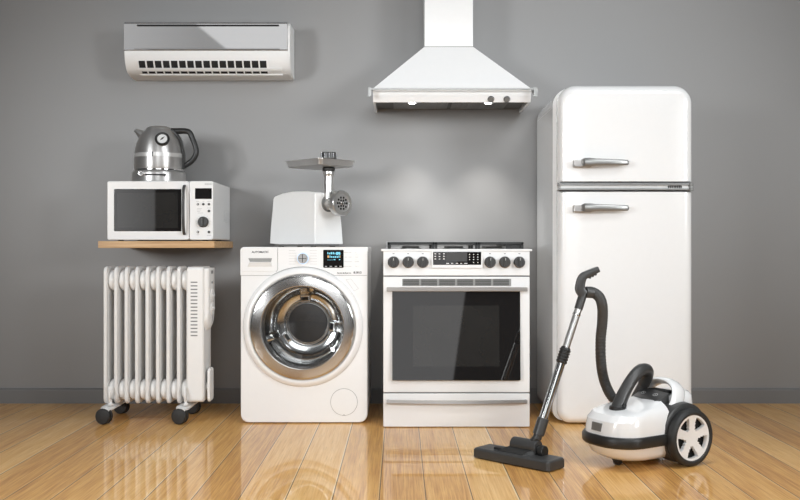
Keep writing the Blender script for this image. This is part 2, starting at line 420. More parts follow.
def microwave():
    d = 4.53; a = At(d); yf = a.y
    x0, x1, z0, z1 = a.x(107), a.x(213), a.z(240), a.z(181)
    t = thing('microwave_oven', 'white microwave oven with black window, on the wooden wall shelf under the kettle', 'microwave', ((x0 + x1) / 2, -.25, .864))
    bm = nb(); slab(bm, x0 + .001, x1, z0 + .001, z1, -.022, yf + .022, .008, .003); obj('casing', bm, M['enamel'], t)
    xs = a.x(189)
    bm = nb(); slab(bm, x0, xs - .001, z0, z1, yf + .0215, yf, .01, .005); door = obj('door', bm, M['enamel'], t)
    bm = nb(); slab(bm, xs + .001, x1, z0, z1, yf + .0215, yf, .01, .005); pan = obj('control_panel', bm, M['enamel'], t)
    bm = nb(); slab(bm, a.x(114), a.x(181.5), a.z(231.3), a.z(189), yf + .002, yf - .0012, .004, .001); win = obj('window', bm, M['glass_black'], door)
    bm = nb(); slab(bm, a.x(117.5), a.x(178), a.z(228), a.z(192.5), yf, yf - .0018, .004, .0003); obj('window_mesh', bm, M['glass_grey'], win)
    bm = nb()
    hp = [(a.x(184.6), yf + .004, a.z(185.5)), (a.x(184.6), yf - .018, a.z(188)), (a.x(184.6), yf - .028, a.z(197)), (a.x(184.6), yf - .03, a.z(210)), (a.x(184.6), yf - .028, a.z(222)), (a.x(184.6), yf - .018, a.z(232)), (a.x(184.6), yf + .004, a.z(234.3))]
    ribbon(bm, catmull(hp, 5), (.0065, 0, 0), .010); obj('handle', bm, M['dark'], door)
    bm = nb(); slab(bm, a.x(195), a.x(211.8), a.z(199), a.z(188.2), yf + .002, yf - .001, .002, .0006); obj('display', bm, M['glass_black'], pan)
    bm = nb()
    for k, (lx, w) in enumerate(((205.3, .9), (206.5, .6), (207.5, .9), (208.7, .8), (209.8, .6), (210.7, .8), (211.8, .5))):
        box(bm, a.x(lx - w / 2), a.x(lx + w / 2), yf - .0005, yf + .001, a.z(185), a.z(183.2))
    obj('maker_lettering', bm, M['label_dim'], pan)
    for px, py in ((197.7, 204.2), (203.4, 204.2), (209, 204.2), (209, 211), (197.7, 232), (209, 232)):
        bm = nb(); cyl(bm, (a.x(px), yf + .002, a.z(py)), (a.x(px), yf - .004, a.z(py)), .0062, .001, 20); b = obj('button', bm, M['dark'], pan)
        if px < 200:
            bm = nb(); box(bm, a.x(px - .9), a.x(px), yf - .0048, yf - .0035, a.z(py + .9), a.z(py - .9)); obj('mark', bm, M['label_white'], b)
    bm = nb()
    for x_, y_, w in ((197.5, 201.3, 3), (203.4, 201.3, 2), (209, 201.3, 3.4), (199.5, 208.5, 5), (209, 208, 4), (198.5, 211.5, 3), (200.5, 213, 5.5), (198, 234.8, 3), (209, 235.3, 4.4), (199, 210, 4)):
        box(bm, a.x(x_ - w / 2), a.x(x_ + w / 2), yf - .0004, yf + .001, a.z(y_ + .25), a.z(y_ - .25))
    for k in range(12):
        an = math.radians(-40 + k * 260 / 11); r = 7.0
        cx, cz = a.x(203.2 + r * math.cos(an)), a.z(222 - r * math.sin(an))
        box(bm, cx - .0013, cx + .0013, yf - .0004, yf + .001, cz - .0013, cz + .0013)
    obj('printed_marks', bm, M['label_dim'], pan)
    bm = nb(); cx, cz = a.x(203.2), a.z(222)
    lathe(bm, [(.0265, 0), (.0265, .004), (.024, .006), (.0235, .018), (.021, .021), (0, .021)], (cx, yf, cz), (0, -1, 0), 40); kn = obj('knob', bm, M['dark'], pan)
    bm = nb(); box(bm, cx - .0045, cx + .0045, yf - .0265, yf - .019, cz - .02, cz + .02, .002); obj('knob_grip', bm, M['dark'], kn)
    for fx in (x0 + .05, x1 - .05):
        for fy in (yf + .06, -.07):
            bm = nb(); cyl(bm, (fx, fy, .8642), (fx, fy, z0 + .003), .014, .001, 16); obj('foot', bm, M['rubber'], t)
    bm = nb()
    for k in range(7):
        box(bm, x1 - .0004, x1 + .0008, -.19 + k * .018, -.18 + k * .018, z0 + .09, z0 + .15)
    obj('side_vent', bm, M['label_dim'], t)
microwave()

KX, KY = -1.2115, -.30
def kettle():
    a = At(4.7); zt = a.z(181) - .0118   # top of the microwave
    ztop = 1.1552
    tb = thing('kettle_base', 'round brushed steel power base under the electric kettle, on the microwave', 'kettle base', (KX, KY, ztop))
    zb = a.z(171.4)
    bm = nb()
    lathe(bm, [(.12, ztop), (.130, ztop + .002), (.1315, ztop + .01), (.131, zb - .016), (.128, zb - .006), (.122, zb - .001), (.0, zb - .001)], (KX, KY, 0), n=64); obj('housing', bm, M['kettle_steel'], tb)
    yf = KY - .131
    bm = nb(); box(bm, a.x(152), a.x(172), yf - .001, yf + .02, a.z(177.3), a.z(175.9), .001); obj('slider_slot', bm, M['hole'], tb)
    bm = nb(); cyl(bm, (a.x(148.2), yf + .012, a.z(175.3)), (a.x(148.2), yf - .003, a.z(175.3)), .0135, .002, 24); sw = obj('switch', bm, M['chrome'], tb)
    bm = nb(); cyl(bm, (a.x(148.2), yf - .0025, a.z(175.3)), (a.x(148.2), yf - .0045, a.z(175.3)), .0075, .001, 20); obj('switch_mark', bm, M['mesh_grey'], sw)
    t = thing('electric_kettle', 'brushed steel electric kettle with round temperature dial and black handle, on top of the microwave', 'kettle', (KX, KY, zb))
    prof = [(.10, zb + .0005), (.118, zb + .002)]
    for py, hw in ((170, 24.0), (167, 24.3), (162, 24.3), (157, 24.1), (152, 23.6), (147, 22.6), (143, 21.5), (139, 19.9), (135.5, 17.8), (132.5, 15.4), (130.4, 13.2)):
        prof.append((hw * a.k, a.z(py)))
    prof += [(12.4 * a.k, a.z(129.8)), (.0, a.z(129.5))]
    bm = nb(); lathe(bm, prof, (KX, KY, 0), n=72); body = obj('body', bm, M['kettle_steel'], t, 60)
    bm = nb(); lathe(bm, [(13.0 * a.k, a.z(130.1)), (12.6 * a.k, a.z(129)), (11 * a.k, a.z(127.6)), (8 * a.k, a.z(126.6)), (4 * a.k, a.z(126.1)), (0, a.z(126))], (KX, KY, 0), n=56); obj('lid', bm, M['kettle_steel'], t, 60)
    bm = nb(); lathe(bm, [(.1195, a.z(158.3)), (.1222, a.z(158.2)), (.1216, a.z(154.4)), (.118, a.z(154.3))], (KX, KY, 0), n=72, cap=False); obj('water_window', bm, M['band'], t)
    bm = nb(); r_ = .1215; 
    for px in (158.8,):
        box(bm, a.x(px - .6), a.x(px + .6), KY - .1235, KY - .11, a.z(158.6), a.z(154)); 
    obj('window_clip', bm, M['label_grey'], t)
    bm = nb(); lathe(bm, [(.1195, zb + .0005), (.1225, zb + .001), (.1225, zb + .006), (.119, zb + .007)], (KX, KY, 0), n=72, cap=False); obj('bottom_rim', bm, M['chrome'], t)
    # spout
    bm = nb()
    p0, p1 = Vector((KX - .062, KY, a.z(138.5))), Vector((a.x(135.6), KY, a.z(130.2)))
    L = []
    for s, w, h in ((0, .040, .040), (.35, .030, .027), (.7, .021, .017), (1, .013, .010)):
        p = p0.lerp(p1, s); dirv = (p1 - p0).normalized(); up = Vector((0, 1, 0)).cross(dirv).normalized()
        L.append([p + Vector((0, math.cos(k / 16 * 2 * PI) * w, 0)) + up * math.sin(k / 16 * 2 * PI) * h for k in range(16)])
    loops_mesh(bm, L); obj('spout', bm, M['kettle_steel'], t)
    # handle
    bm = nb()
    hp = [a.p(171, 131.2), a.p(178, 131.0), a.p(186, 131.2), a.p(189.6, 132.6), a.p(192.0, 137.5), a.p(194.6, 144), a.p(196.2, 150), a.p(195.6, 155), a.p(192.6, 160), a.p(188, 163.8), a.p(183, 166.5)]
    tube(bm, catmull(hp, 5), .0125, 14, rfun=lambda s: .0155 - .002 * math.sin(s * PI) if s < .9 else .0135); obj('handle', bm, M['black'], t)
    bm = nb()
    sp = [a.p(172.5, 130.3), a.p(177, 134.6), a.p(180.2, 140), a.p(182.3, 147), a.p(183.6, 155), a.p(183.8, 163), a.p(183.6, 169.5)]
    ribbon(bm, catmull(sp, 5), (0, .02, 0), .012); obj('handle_strap', bm, M['dark'], t)
    # dial
    da = At(4.6); dx, dz = da.x(162.3), da.z(139.3); ry = 19.9 * a.k
    ax = Vector((.12, -1, .36)).normalized(); c = Vector((dx, da.y + .002, dz))
    bm = nb(); lathe(bm, [(.028, -.02), (.0355, 0), (.0355, .008), (.031, .012), (.0255, .0105), (.0245, .005), (0, .005)], c, ax, 40); dl = obj('temperature_dial', bm, M['black'], t)
    bm = nb(); lathe(bm, [(.0245, .004), (.0245, .0068), (0, .007)], c, ax, 40); obj('dial_face', bm, M['label_white'], dl)
    x, y, z = basis(ax); bm = nb()
    m = c + z * .0078
    q = [m - x * .010 - y * .008, m + x * .002 - y * .003, m + x * .011 + y * .012, m - x * .003 + y * .004]
    loops_mesh(bm, [[v for v in q], [v + z * .001 for v in q]]); obj('needle', bm, M['black'], dl)
kettle()

# ------------------------------------------------------------------ oil radiator
def radiator():
    a = At(4.47); xs0 = a.x(102.9); pitch = 10.47 * a.k
    t = thing('oil_radiator', 'white oil filled radiator with eight fins on black casters, below the shelf', 'radiator', (-1.2, -.45, 0))
    yF, yB = -.53, -.37; yc = (yF + yB) / 2; zb, zt = .083, a.z(266.5)
    def fin(x):
        bm = nb()
        L = []
        for ins, dx in ((.006, -.0088), (.002, -.007), (0, -.003), (0, .003), (.002, .007), (.006, .0088)):
            L.append([(x + dx, y, z) for y, z in rrect(yF + ins, yB - ins, zb + ins * 1.4, zt - ins, .03 - ins, 6)])
        loops_mesh(bm, L)
        # pressed oil channels on both faces
        for s_ in (-1, 1):
            for y0, y1 in ((yF + .022, yc - .008), (yc + .008, yB - .022)):
                R = [(y, z) for y, z in rrect(y0, y1, zb + .105, zt - .105, .02, 5)]
                R2 = [(y, z) for y, z in rrect(y0 + .006, y1 - .006, zb + .115, zt - .115, .014, 5)]
                loops_mesh(bm, [[(x + s_ * .0085, y, z) for y, z in R], [(x + s_ * .0115, y, z) for y, z in R2]])
        return obj('fin', bm, M['rad_white'], t, 45)
    hz = (a.z(280.5), a.z(391.0))
    for k in range(8):
        x = xs0 + .010 + k * pitch
        f = fin(x)
        for z in hz:
            bm = nb()
            xa, xb = x + .008, x + pitch - .008 if k < 7 else x + pitch * .9
            lathe(bm, [(.034, -.001), (.044, .003), (.0495, .009), (.051, .016), (.0495, (xb - xa) * .7), (.045, (xb - xa) * .9), (.040, xb - xa + .001)], (xa, yc - .018, z), (1, 0, 0), 36)
            obj('header_collar', bm, M['rad_white'], f, 60)
    for z in hz:
        bm = nb(); lathe(bm, [(.0, -.012), (.018, -.010), (.03, -.004), (.034, .004)], (xs0 + .006, yc - .012, z), (1, 0, 0), 32); obj('end_plug', bm, M['rad_white'], t, 60)
    # control housing
    h = At(4.46); hx0, hx1 = h.x(186.2), h.x(202.2)
    bm = nb(); 
    o = rrect(-.548, -.352, h.z(402.5), h.z(266.8), .02, 6)
    L = []
    for ins, x in ((.006, hx0), (0, hx0 + .006), (0, hx1), (.006, hx1 + .006)):
        L.append([(x, y, z) for y, z in rrect(-.54 + ins, -.36 - ins, h.z(402.5) + ins, h.z(266.8) - ins, .018, 6)])
    loops_mesh(bm, L); ho = obj('control_housing', bm, M['rad_side'], t)
    xh = hx1 + .006
    bm = nb()
    for k in range(16):
        z = h.z(282.3 + k * 3.55); box(bm, h.x(190.7), h.x(197.4), -.5412, -.535, z - .0028, z + .0028)
    obj('vent_slots', bm, M['seam'], ho)
    bm = nb()
    L = []
    for x, y0, y1, zl in ((xh - .004, -.528, -.372, h.z(333)), (xh + .012, -.526, -.374, h.z(330)), (xh + .020, -.520, -.38, h.z(327)), (xh + .024, -.51, -.39, h.z(322))):
        L.append([(x, y, z) for y, z in rrect(y0, y1, zl, h.z(268.2), (.065, .065, .012, .012), 8)])
    loops_mesh(bm, L); cp = obj('control_panel', bm, M['rad_side'], ho)
    for pz in (296, 309.5):
        bm = nb(); c = (xh + .0235, -.46, h.z(pz)); lathe(bm, [(.031, 0), (.031, .004), (.027, .006), (.0, .006)], c, (1, 0, 0), 32)
        box(bm, c[0] + .005, c[0] + .011, c[1] - .027, c[1] + .027, c[2] - .006, c[2] + .006, .002); obj('knob', bm, M['plastic'], cp)
    bm = nb(); box(bm, xh + .023, xh + .027, -.475, -.445, h.z(274), h.z(271)); obj('power_switch', bm, M['mesh_grey'], cp)
    bm = nb(); box(bm, xh + .023, xh + .027, -.468, -.452, h.z(284), h.z(282)); obj('indicator', bm, M['mesh_grey'], cp)
    # cord wrap
    bm = nb(); L = []
    cx = xh + .012
    for ins, x in ((.004, cx), (0, cx + .003), (0, cx + .010), (.004, cx + .014)):
        L.append([(x, y, z) for y, z in rrect(-.515 + ins, -.425 - ins, h.z(403), h.z(369.5), .02, 6)] if ins == 0 else [(x, y, z) for y, z in rrect(-.515 + ins, -.425 - ins, h.z(403) + ins, h.z(369.5) - ins, .016, 6)])
    loops_mesh(bm, L)
    cyl(bm, (xh - .002, -.47, h.z(388)), (cx + .004, -.47, h.z(388)), .02, .001, 20); obj('cord_wrap', bm, M['rad_side'], ho)
    # feet with casters
    for bx in (-1.392, -1.034):
        bm = nb()
        L = []
        for y, z, w in ((-.600, .070, .014), (-.590, .071, .020), (-.552, .074, .032), (-.53, .076, .034), (-.37, .076, .034), (-.345, .074, .032), (-.308, .071, .020), (-.298, .070, .014)):
            L.append([(bx - w, y, z - .010), (bx + w, y, z - .010), (bx + w, y, z - .003), (bx + w * .5, y, z + .004), (bx - w * .5, y, z + .004), (bx - w, y, z - .003)])
        loops_mesh(bm, L); ft = obj('foot_bracket', bm, M['rad_white'], t)
        bm = nb(); lathe(bm, [(.0, 0), (.012, .0), (.014, .006), (.007, .012), (.006, .028), (.0, .028)], (bx + .016, -.555, .083), (0, 0, 1), 16); obj('wing_nut', bm, M['plastic'], ft)
        bm = nb()
        tube(bm, catmull([(bx + .012, -.556, .1), (bx + .014, -.566, .13), (bx + .006, -.55, .17)], 6), .006, 10); obj('clamp_bolt', bm, M['rad_white'], ft)
        for cy in (-.588, -.312):
            bm = nb(); cyl(bm, (bx - .004, cy + .008, .052), (bx - .004, cy + .008, .072), .013, .002, 16)
            box(bm, bx - .026, bx + .022, cy - .006, cy + .006, .036, .058, .004)
            cs = obj('caster', bm, M['black'], t)
            for s in (-1, 1):
                bm = nb()
                lathe(bm, [(.0, .004), (.033, .004), (.037, .007), (.037, .016), (.033, .021), (.02, .023), (0, .023)], (bx - .004, cy, .0372), (s * -.25, s * -1, 0), 32); obj('wheel', bm, M['rubber'], cs)
radiator()

# ------------------------------------------------------------------ washing machine
def washing_machine():
    d = 4.425; a = At(d); yf = a.y
    x0, x1, z0, z1 = a.x(240.4), a.x(367.6), .003, .835
    t = thing('washing_machine', 'white front loading washing machine with round chrome door, beside the stove', 'washing machine', ((x0 + x1) / 2, -.3, 0))
    cx, cz = a.x(303), a.z(327); R = .246
    # cabinet with a round opening
    bm = nb()
    rad = (.04, .04, .02, .02)
    L = []
    for ins, y in ((.004, -.03), (0, -.034), (0, yf + .010), (.001, yf + .005), (.003, yf + .0015), (.006, yf)):
        L.append([(x, y, z) for x, z in rrect(x0 + ins, x1 - ins, z0 + ins, z1 - .0015 - ins, tuple(max(r - ins, .003) for r in rad), 8)])
    vl = loops_mesh(bm, L, True, False)
    ring = [bm.verts.new((cx + R * math.cos(k / 72 * 2 * PI), yf, cz + R * math.sin(k / 72 * 2 * PI))) for k in range(72)]
    re = [bm.edges.new((ring[k], ring[(k + 1) % 72])) for k in range(72)]
    oe = [bm.edges.get((vl[-1][k], vl[-1][(k + 1) % len(vl[-1])])) for k in range(len(vl[-1]))]
    bmesh.ops.triangle_fill(bm, edges=re + oe, use_beauty=True, use_dissolve=False)
    cab = obj('cabinet', bm, M['enamel'], t)
    # slim top plate edge on the right as seen beside the front
    bm = nb(); slab(bm, x0 + .004, x1 + .001, z1 - .028, z1 + .0002, -.03, yf + .03, .006, .003); obj('top_plate', bm, M['enamel'], t)
    # control fascia with the arch cut round the door
    zs = a.z(275.2); Ra = .286
    pts = []
    for x, z in rrect(x0 + .0005, x1 - .0005, zs, z1, (.002, .002, .018, .018), 6): pts.append((x, z))
    # replace straight bottom by an arch
    dz = zs - cz; hw = math.sqrt(Ra * Ra - dz * dz); a0 = math.acos(hw / Ra)
    arch = [(cx + Ra * math.cos(PI - a0 - (PI - 2 * a0) * k / 24), cz + Ra * math.sin(PI - a0 - (PI - 2 * a0) * k / 24)) for k in range(25)]
    nB = 7
    poly = pts[:nB] + arch + pts[nB:]
    bm = nb(); prism(bm, poly, yf + .004, yf - .0035, 'y'); fa = obj('control_fascia', bm, M['enamel'], t)
    yp = yf - .0035
    bm = nb()
    tube(bm, [Vector((x, yf - .0006, z)) for x, z in [(x0 + .003, zs - .0006)] + [(x, z - .001) for x, z in arch] + [(x1 - .003, zs - .0006)]], .0011, 6); obj('fascia_seam', bm, M['seam'], fa)
    # bezel, chrome ring
    bm = nb(); lathe(bm, [(.283, -.003), (.2835, .002), (.280, .010), (.274, .017), (.266, .022), (.259, .024), (.2535, .0235), (.250, .019), (.249, -.02)], (cx, yf, cz), (0, -1, 0), 96, cap=False); dr = obj('door_surround', bm, M['enamel'], t, 50)
    bm = nb(); lathe(bm, [(.248, -.02), (.2505, .020), (.2485, .027), (.243, .0325), (.236, .0355), (.199, .0375), (.195, .0365), (.192, .033), (.186, .0), (.185, -.03)], (cx, yf, cz), (0, -1, 0), 128, cap=False); door = obj('door', bm, M['ring_steel'], t, 30)
    bm = nb(); lathe(bm, [(.186, -.002), (.17, -.010), (.13, -.016), (.07, -.02), (0, -.021)], (cx, yf, cz), (0, -1, 0), 72, cap=False); gl = obj('porthole_glass', bm, M['glass'], door, 60)
    # drum
    bm = nb(); lathe(bm, [(.246, .0), (.246, -.02), (.195, -.03), (.198, -.05), (.205, -.09), (.203, -.17), (.185, -.215), (.150, -.235), (.120, -.240), (.118, -.232), (.104, -.232), (.102, -.245), (0, -.245)], (cx, yf, cz), (0, -1, 0), 96, cap=False); drum = obj('drum', bm, M['drum'], t, 40)
    bm = nb(); lathe(bm, [(.097, -.246), (.097, -.234), (.092, -.231), (0, -.229)], (cx, yf, cz), (0, -1, 0), 64); obj('drum_disc', bm, M['drum_disc'], drum)
    bm = nb(); 
    lathe(bm, [(.108, -.238), (.109, -.226), (.113, -.223), (.117, -.226), (.118, -.238)], (cx, yf, cz), (0, -1, 0), 64, cap=False)
    obj('disc_rim', bm, M['chrome'], drum)
    for ang in (95, 352, 215):
        an = math.radians(ang); c = Vector((cx + math.cos(an) * .122, yf + .226, cz + math.sin(an) * .122))
        er = Vector((math.cos(an), 0, math.sin(an))); et = Vector((-math.sin(an), 0, math.cos(an))); ey = Vector((0, 1, 0))
        bm = nb(); pre = ids(bm); box(bm, -.016, .016, -.012, .012, -.026, .026, .006, 3)
        xform(bm, pre, Matrix((( er.x, ey.x, et.x, c.x), (er.y, ey.y, et.y, c.y), (er.z, ey.z, et.z, c.z), (0, 0, 0, 1))))
        lug = obj('lug', bm, M['chrome'], drum)
        bm = nb(); pre = ids(bm); box(bm, -.008, .008, -.0145, -.011, -.015, .015, .002)
        xform(bm, pre, Matrix((( er.x, ey.x, et.x, c.x), (er.y, ey.y, et.y, c.y), (er.z, ey.z, et.z, c.z), (0, 0, 0, 1))))
        obj('lug_slot', bm, M['hole'], lug)
    # lifters: long fins along the drum wall
    for ang in (200, 320, 80):
        an = math.radians(ang)
        er = Vector((math.cos(an), 0, math.sin(an))); et = Vector((-math.sin(an), 0, math.cos(an))); c0 = Vector((cx, 0, cz))
        L = []
        for yy, hgt, w in ((yf + .07, .01, .012), (yf + .085, .045, .030), (yf + .14, .055, .034), (yf + .20, .05, .030), (yf + .222, .02, .018)):
            row = []
            for k in range(13):
                q = k / 12 * PI
                row.append(c0 + Vector((0, yy, 0)) + er * (.206 - hgt * math.sin(q)) + et * (w * math.cos(q)))
            L.append(row)
        bm = nb(); loops_mesh(bm, L); lf = obj('lifter', bm, M['drum'], drum, 50)
        for yy in (.10, .15):
            bm = nb(); c = c0 + Vector((0, yf + yy, 0)) + er * (.206 - .052); lathe(bm, [(.012, 0), (.012, .003), (.007, .004), (0, .004)], c, -er, 16); obj('lifter_hole', bm, M['hole'], lf)
    # detergent drawer
    dx0, dx1, dz0, dz1 = a.x(242), a.x(277.6), a.z(271.5), a.z(247.6)
    bm = nb(); slab(bm, dx0, dx1, dz0, dz1, yp + .002, yp - .0025, (.003, .014, .003, .014), .0015); dw = obj('detergent_drawer', bm, M['enamel'], t)
    yd = yp - .0025
    bm = nb(); tube(bm, [Vector((x, yp - .0002, z)) for x, z in rrect(dx0, dx1 + .001, dz0 - .001, dz1, (.003, .014, .003, .003), 5)[7:14] + [(dx1 + .001, dz1 - .002)]], .0009, 6); obj('drawer_seam', bm, M['seam'], dw)
    bm = nb(); q = [(a.x(248.5), a.z(258.2)), (a.x(272.2), a.z(258.2)), (a.x(271), a.z(262.5)), (a.x(250.5), a.z(262.5))]
    prism(bm, q[::-1], yd - .0006, yd + .001, 'y'); obj('handle_recess', bm, M['vent_frame'], dw)
    bm = nb(); L = [[(a.x(249.6), yd, a.z(261.8)), (a.x(271.2), yd, a.z(261.8)), (a.x(272.2), yd, a.z(266.4)), (a.x(247.8), yd, a.z(266.4))],
                    [(a.x(250), yd - .008, a.z(262.2)), (a.x(270.8), yd - .008, a.z(262.2)), (a.x(271.8), yd - .003, a.z(266)), (a.x(248.2), yd - .003, a.z(266))]]
    loops_mesh(bm, L); obj('handle', bm, M['label_white'], dw)
    bm = nb(); text(bm, 'AUTOMATIC', .0125, (a.x(260.4), yd - .0003, a.z(252.1)), squash=1.1); obj('lettering', bm, M['label_grey'], dw)
    # programme dial
    kx, kz = a.x(303), a.z(258.4)
    bm = nb(); lathe(bm, [(.0275, 0), (.0275, .0012), (.024, .0016), (.0, .0016)], (kx, yp + .0002, kz), (0, -1, 0), 40); lr = obj('light_ring', bm, M['led_ring'], fa)
    bm = nb(); lathe(bm, [(.0235, 0), (.0235, .012), (.0215, .020), (.019, .022), (0, .022)], (kx, yp, kz), (0, -1, 0), 40); pd = obj('programme_dial', bm, M['satin'], fa)
    bm = nb(); box(bm, kx - .0016, kx + .0016, yp - .0228, yp - .02, kz - .018, kz + .019); box(bm, kx - .018, kx + .018, yp - .0226, yp - .02, kz - .0012, kz + .0012); obj('dial_marks', bm, M['hole'], pd)
    # printed programme lines
    bm = nb()
    for k in range(6):
        z = a.z(250.5 + k * 2.7); box(bm, a.x(289), a.x(296.5 - (k in (0, 5)) * 1.0), yp - .0003, yp + .001, z - .0007, z + .0007); box(bm, a.x(310), a.x(317), yp - .0003, yp + .001, z - .0007, z + .0007)
    for px in (346, 350, 356.8):
        for k in range(4): 
            w = (1.6, 2.2, 1.4)[(k + int(px)) % 3]
            z = a.z(252.5 + k * 4.6); box(bm, a.x(px - w), a.x(px + w), yp - .0003, yp + .001, z - .001, z + .001)
    obj('printed_marks', bm, M['label_dim'], fa)
    for k, (px, py) in enumerate(((357.5, 253.5), (357.5, 259.5), (357.5, 265))):
        bm = nb(); cyl(bm, (a.x(px), yp + .001, a.z(py)), (a.x(px), yp - .003, a.z(py)), .008, .001, 20); obj('button', bm, M['enamel'], fa)
    # display
    bm = nb(); slab(bm, a.x(323.3), a.x(343.7), a.z(267.8), a.z(249.8), yp + .001, yp - .002, .005, .001); di = obj('display', bm, M['glass_black'], fa)
    ys = yp - .002
    bm = nb(); bo = nb()
    rnd = random.Random(3)
    for r, py in enumerate((253.2, 256.6, 259.6)):
        px = 327.5
        while px < 340.2:
            w = rnd.choice((.8, 1.2, 1.7)); h = 1.1 if r < 2 else .45
            if r == 2 and 335 < px < 339: px += 1; continue
            tgt = bo if rnd.random() < .22 else bm
            box(tgt, a.x(px), a.x(min(px + w, 340.4)), ys - .0006, ys + .0005, a.z(py + h), a.z(py - h + rnd.choice((0, .6))))
            px += w + .55
    box(bm, a.x(336.2), a.x(338.2), ys - .0006, ys + .0005, a.z(255), a.z(252)); box(bm, a.x(339.2), a.x(340.2), ys - .0006, ys + .0005, a.z(255), a.z(252))
    obj('readout', bm, M['lcd_blue'], di); obj('readout', bo, M['lcd_orange'], di)
    bm = nb()
    for px in (326, 331, 336, 340.7): box(bm, a.x(px - 1.1), a.x(px + 1.1), ys - .0005, ys + .0005, a.z(266.7), a.z(266))
    obj('touch_keys', bm, M['label_dim'], di)
    bm = nb(); text(bm, 'Quick BigSystem', .0085, (a.x(344), yp - .0002, a.z(273.0)), squash=1.15); text(bm, '8.0KG', .0135, (a.x(357.6), yp - .0002, a.z(272.6)), squash=1.1); obj('lettering', bm, M['label_grey'], fa)
    # energy sticker outline and filter cover
    bm = nb()
    q = [a.p(346, 279.5), a.p(351, 279), a.p(358.5, 288.5), a.p(354, 291)]
    for i in range(4):
        tube(bm, [Vector((p.x, yf - .0003, p.z)) for p in (q[i], q[(i + 1) % 4])], .0008, 6)
    obj('sticker_outline', bm, M['label_dim'], t)
    fx, fz, fr = a.x(344), a.z(402), 13.2 * a.k
    bm = nb(); lathe(bm, [(fr, 0), (fr, .0016), (fr - .002, .002), (0, .002)], (fx, yf, fz), (0, -1, 0), 64); fc = obj('filter_cover', bm, M['enamel'], t)
    bm = nb(); lathe(bm, [(fr - .0002, .0006), (fr + .0018, .0006)], (fx, yf, fz), (0, -1, 0), 64, cap=False); box(bm, fx - .004, fx + .004, yf - .0026, yf - .0002, fz - fr + .001, fz - fr + .003); obj('cover_seam', bm, M['seam'], fc)
    for fx in (x0 + .06, x1 - .06):
        for fy in (yf + .06, -.09):
            bm = nb(); cyl(bm, (fx, fy, 0.0003), (fx, fy, z0 + .004), .02, .001, 20); obj('foot', bm, M['rubber'], t)
washing_machine()

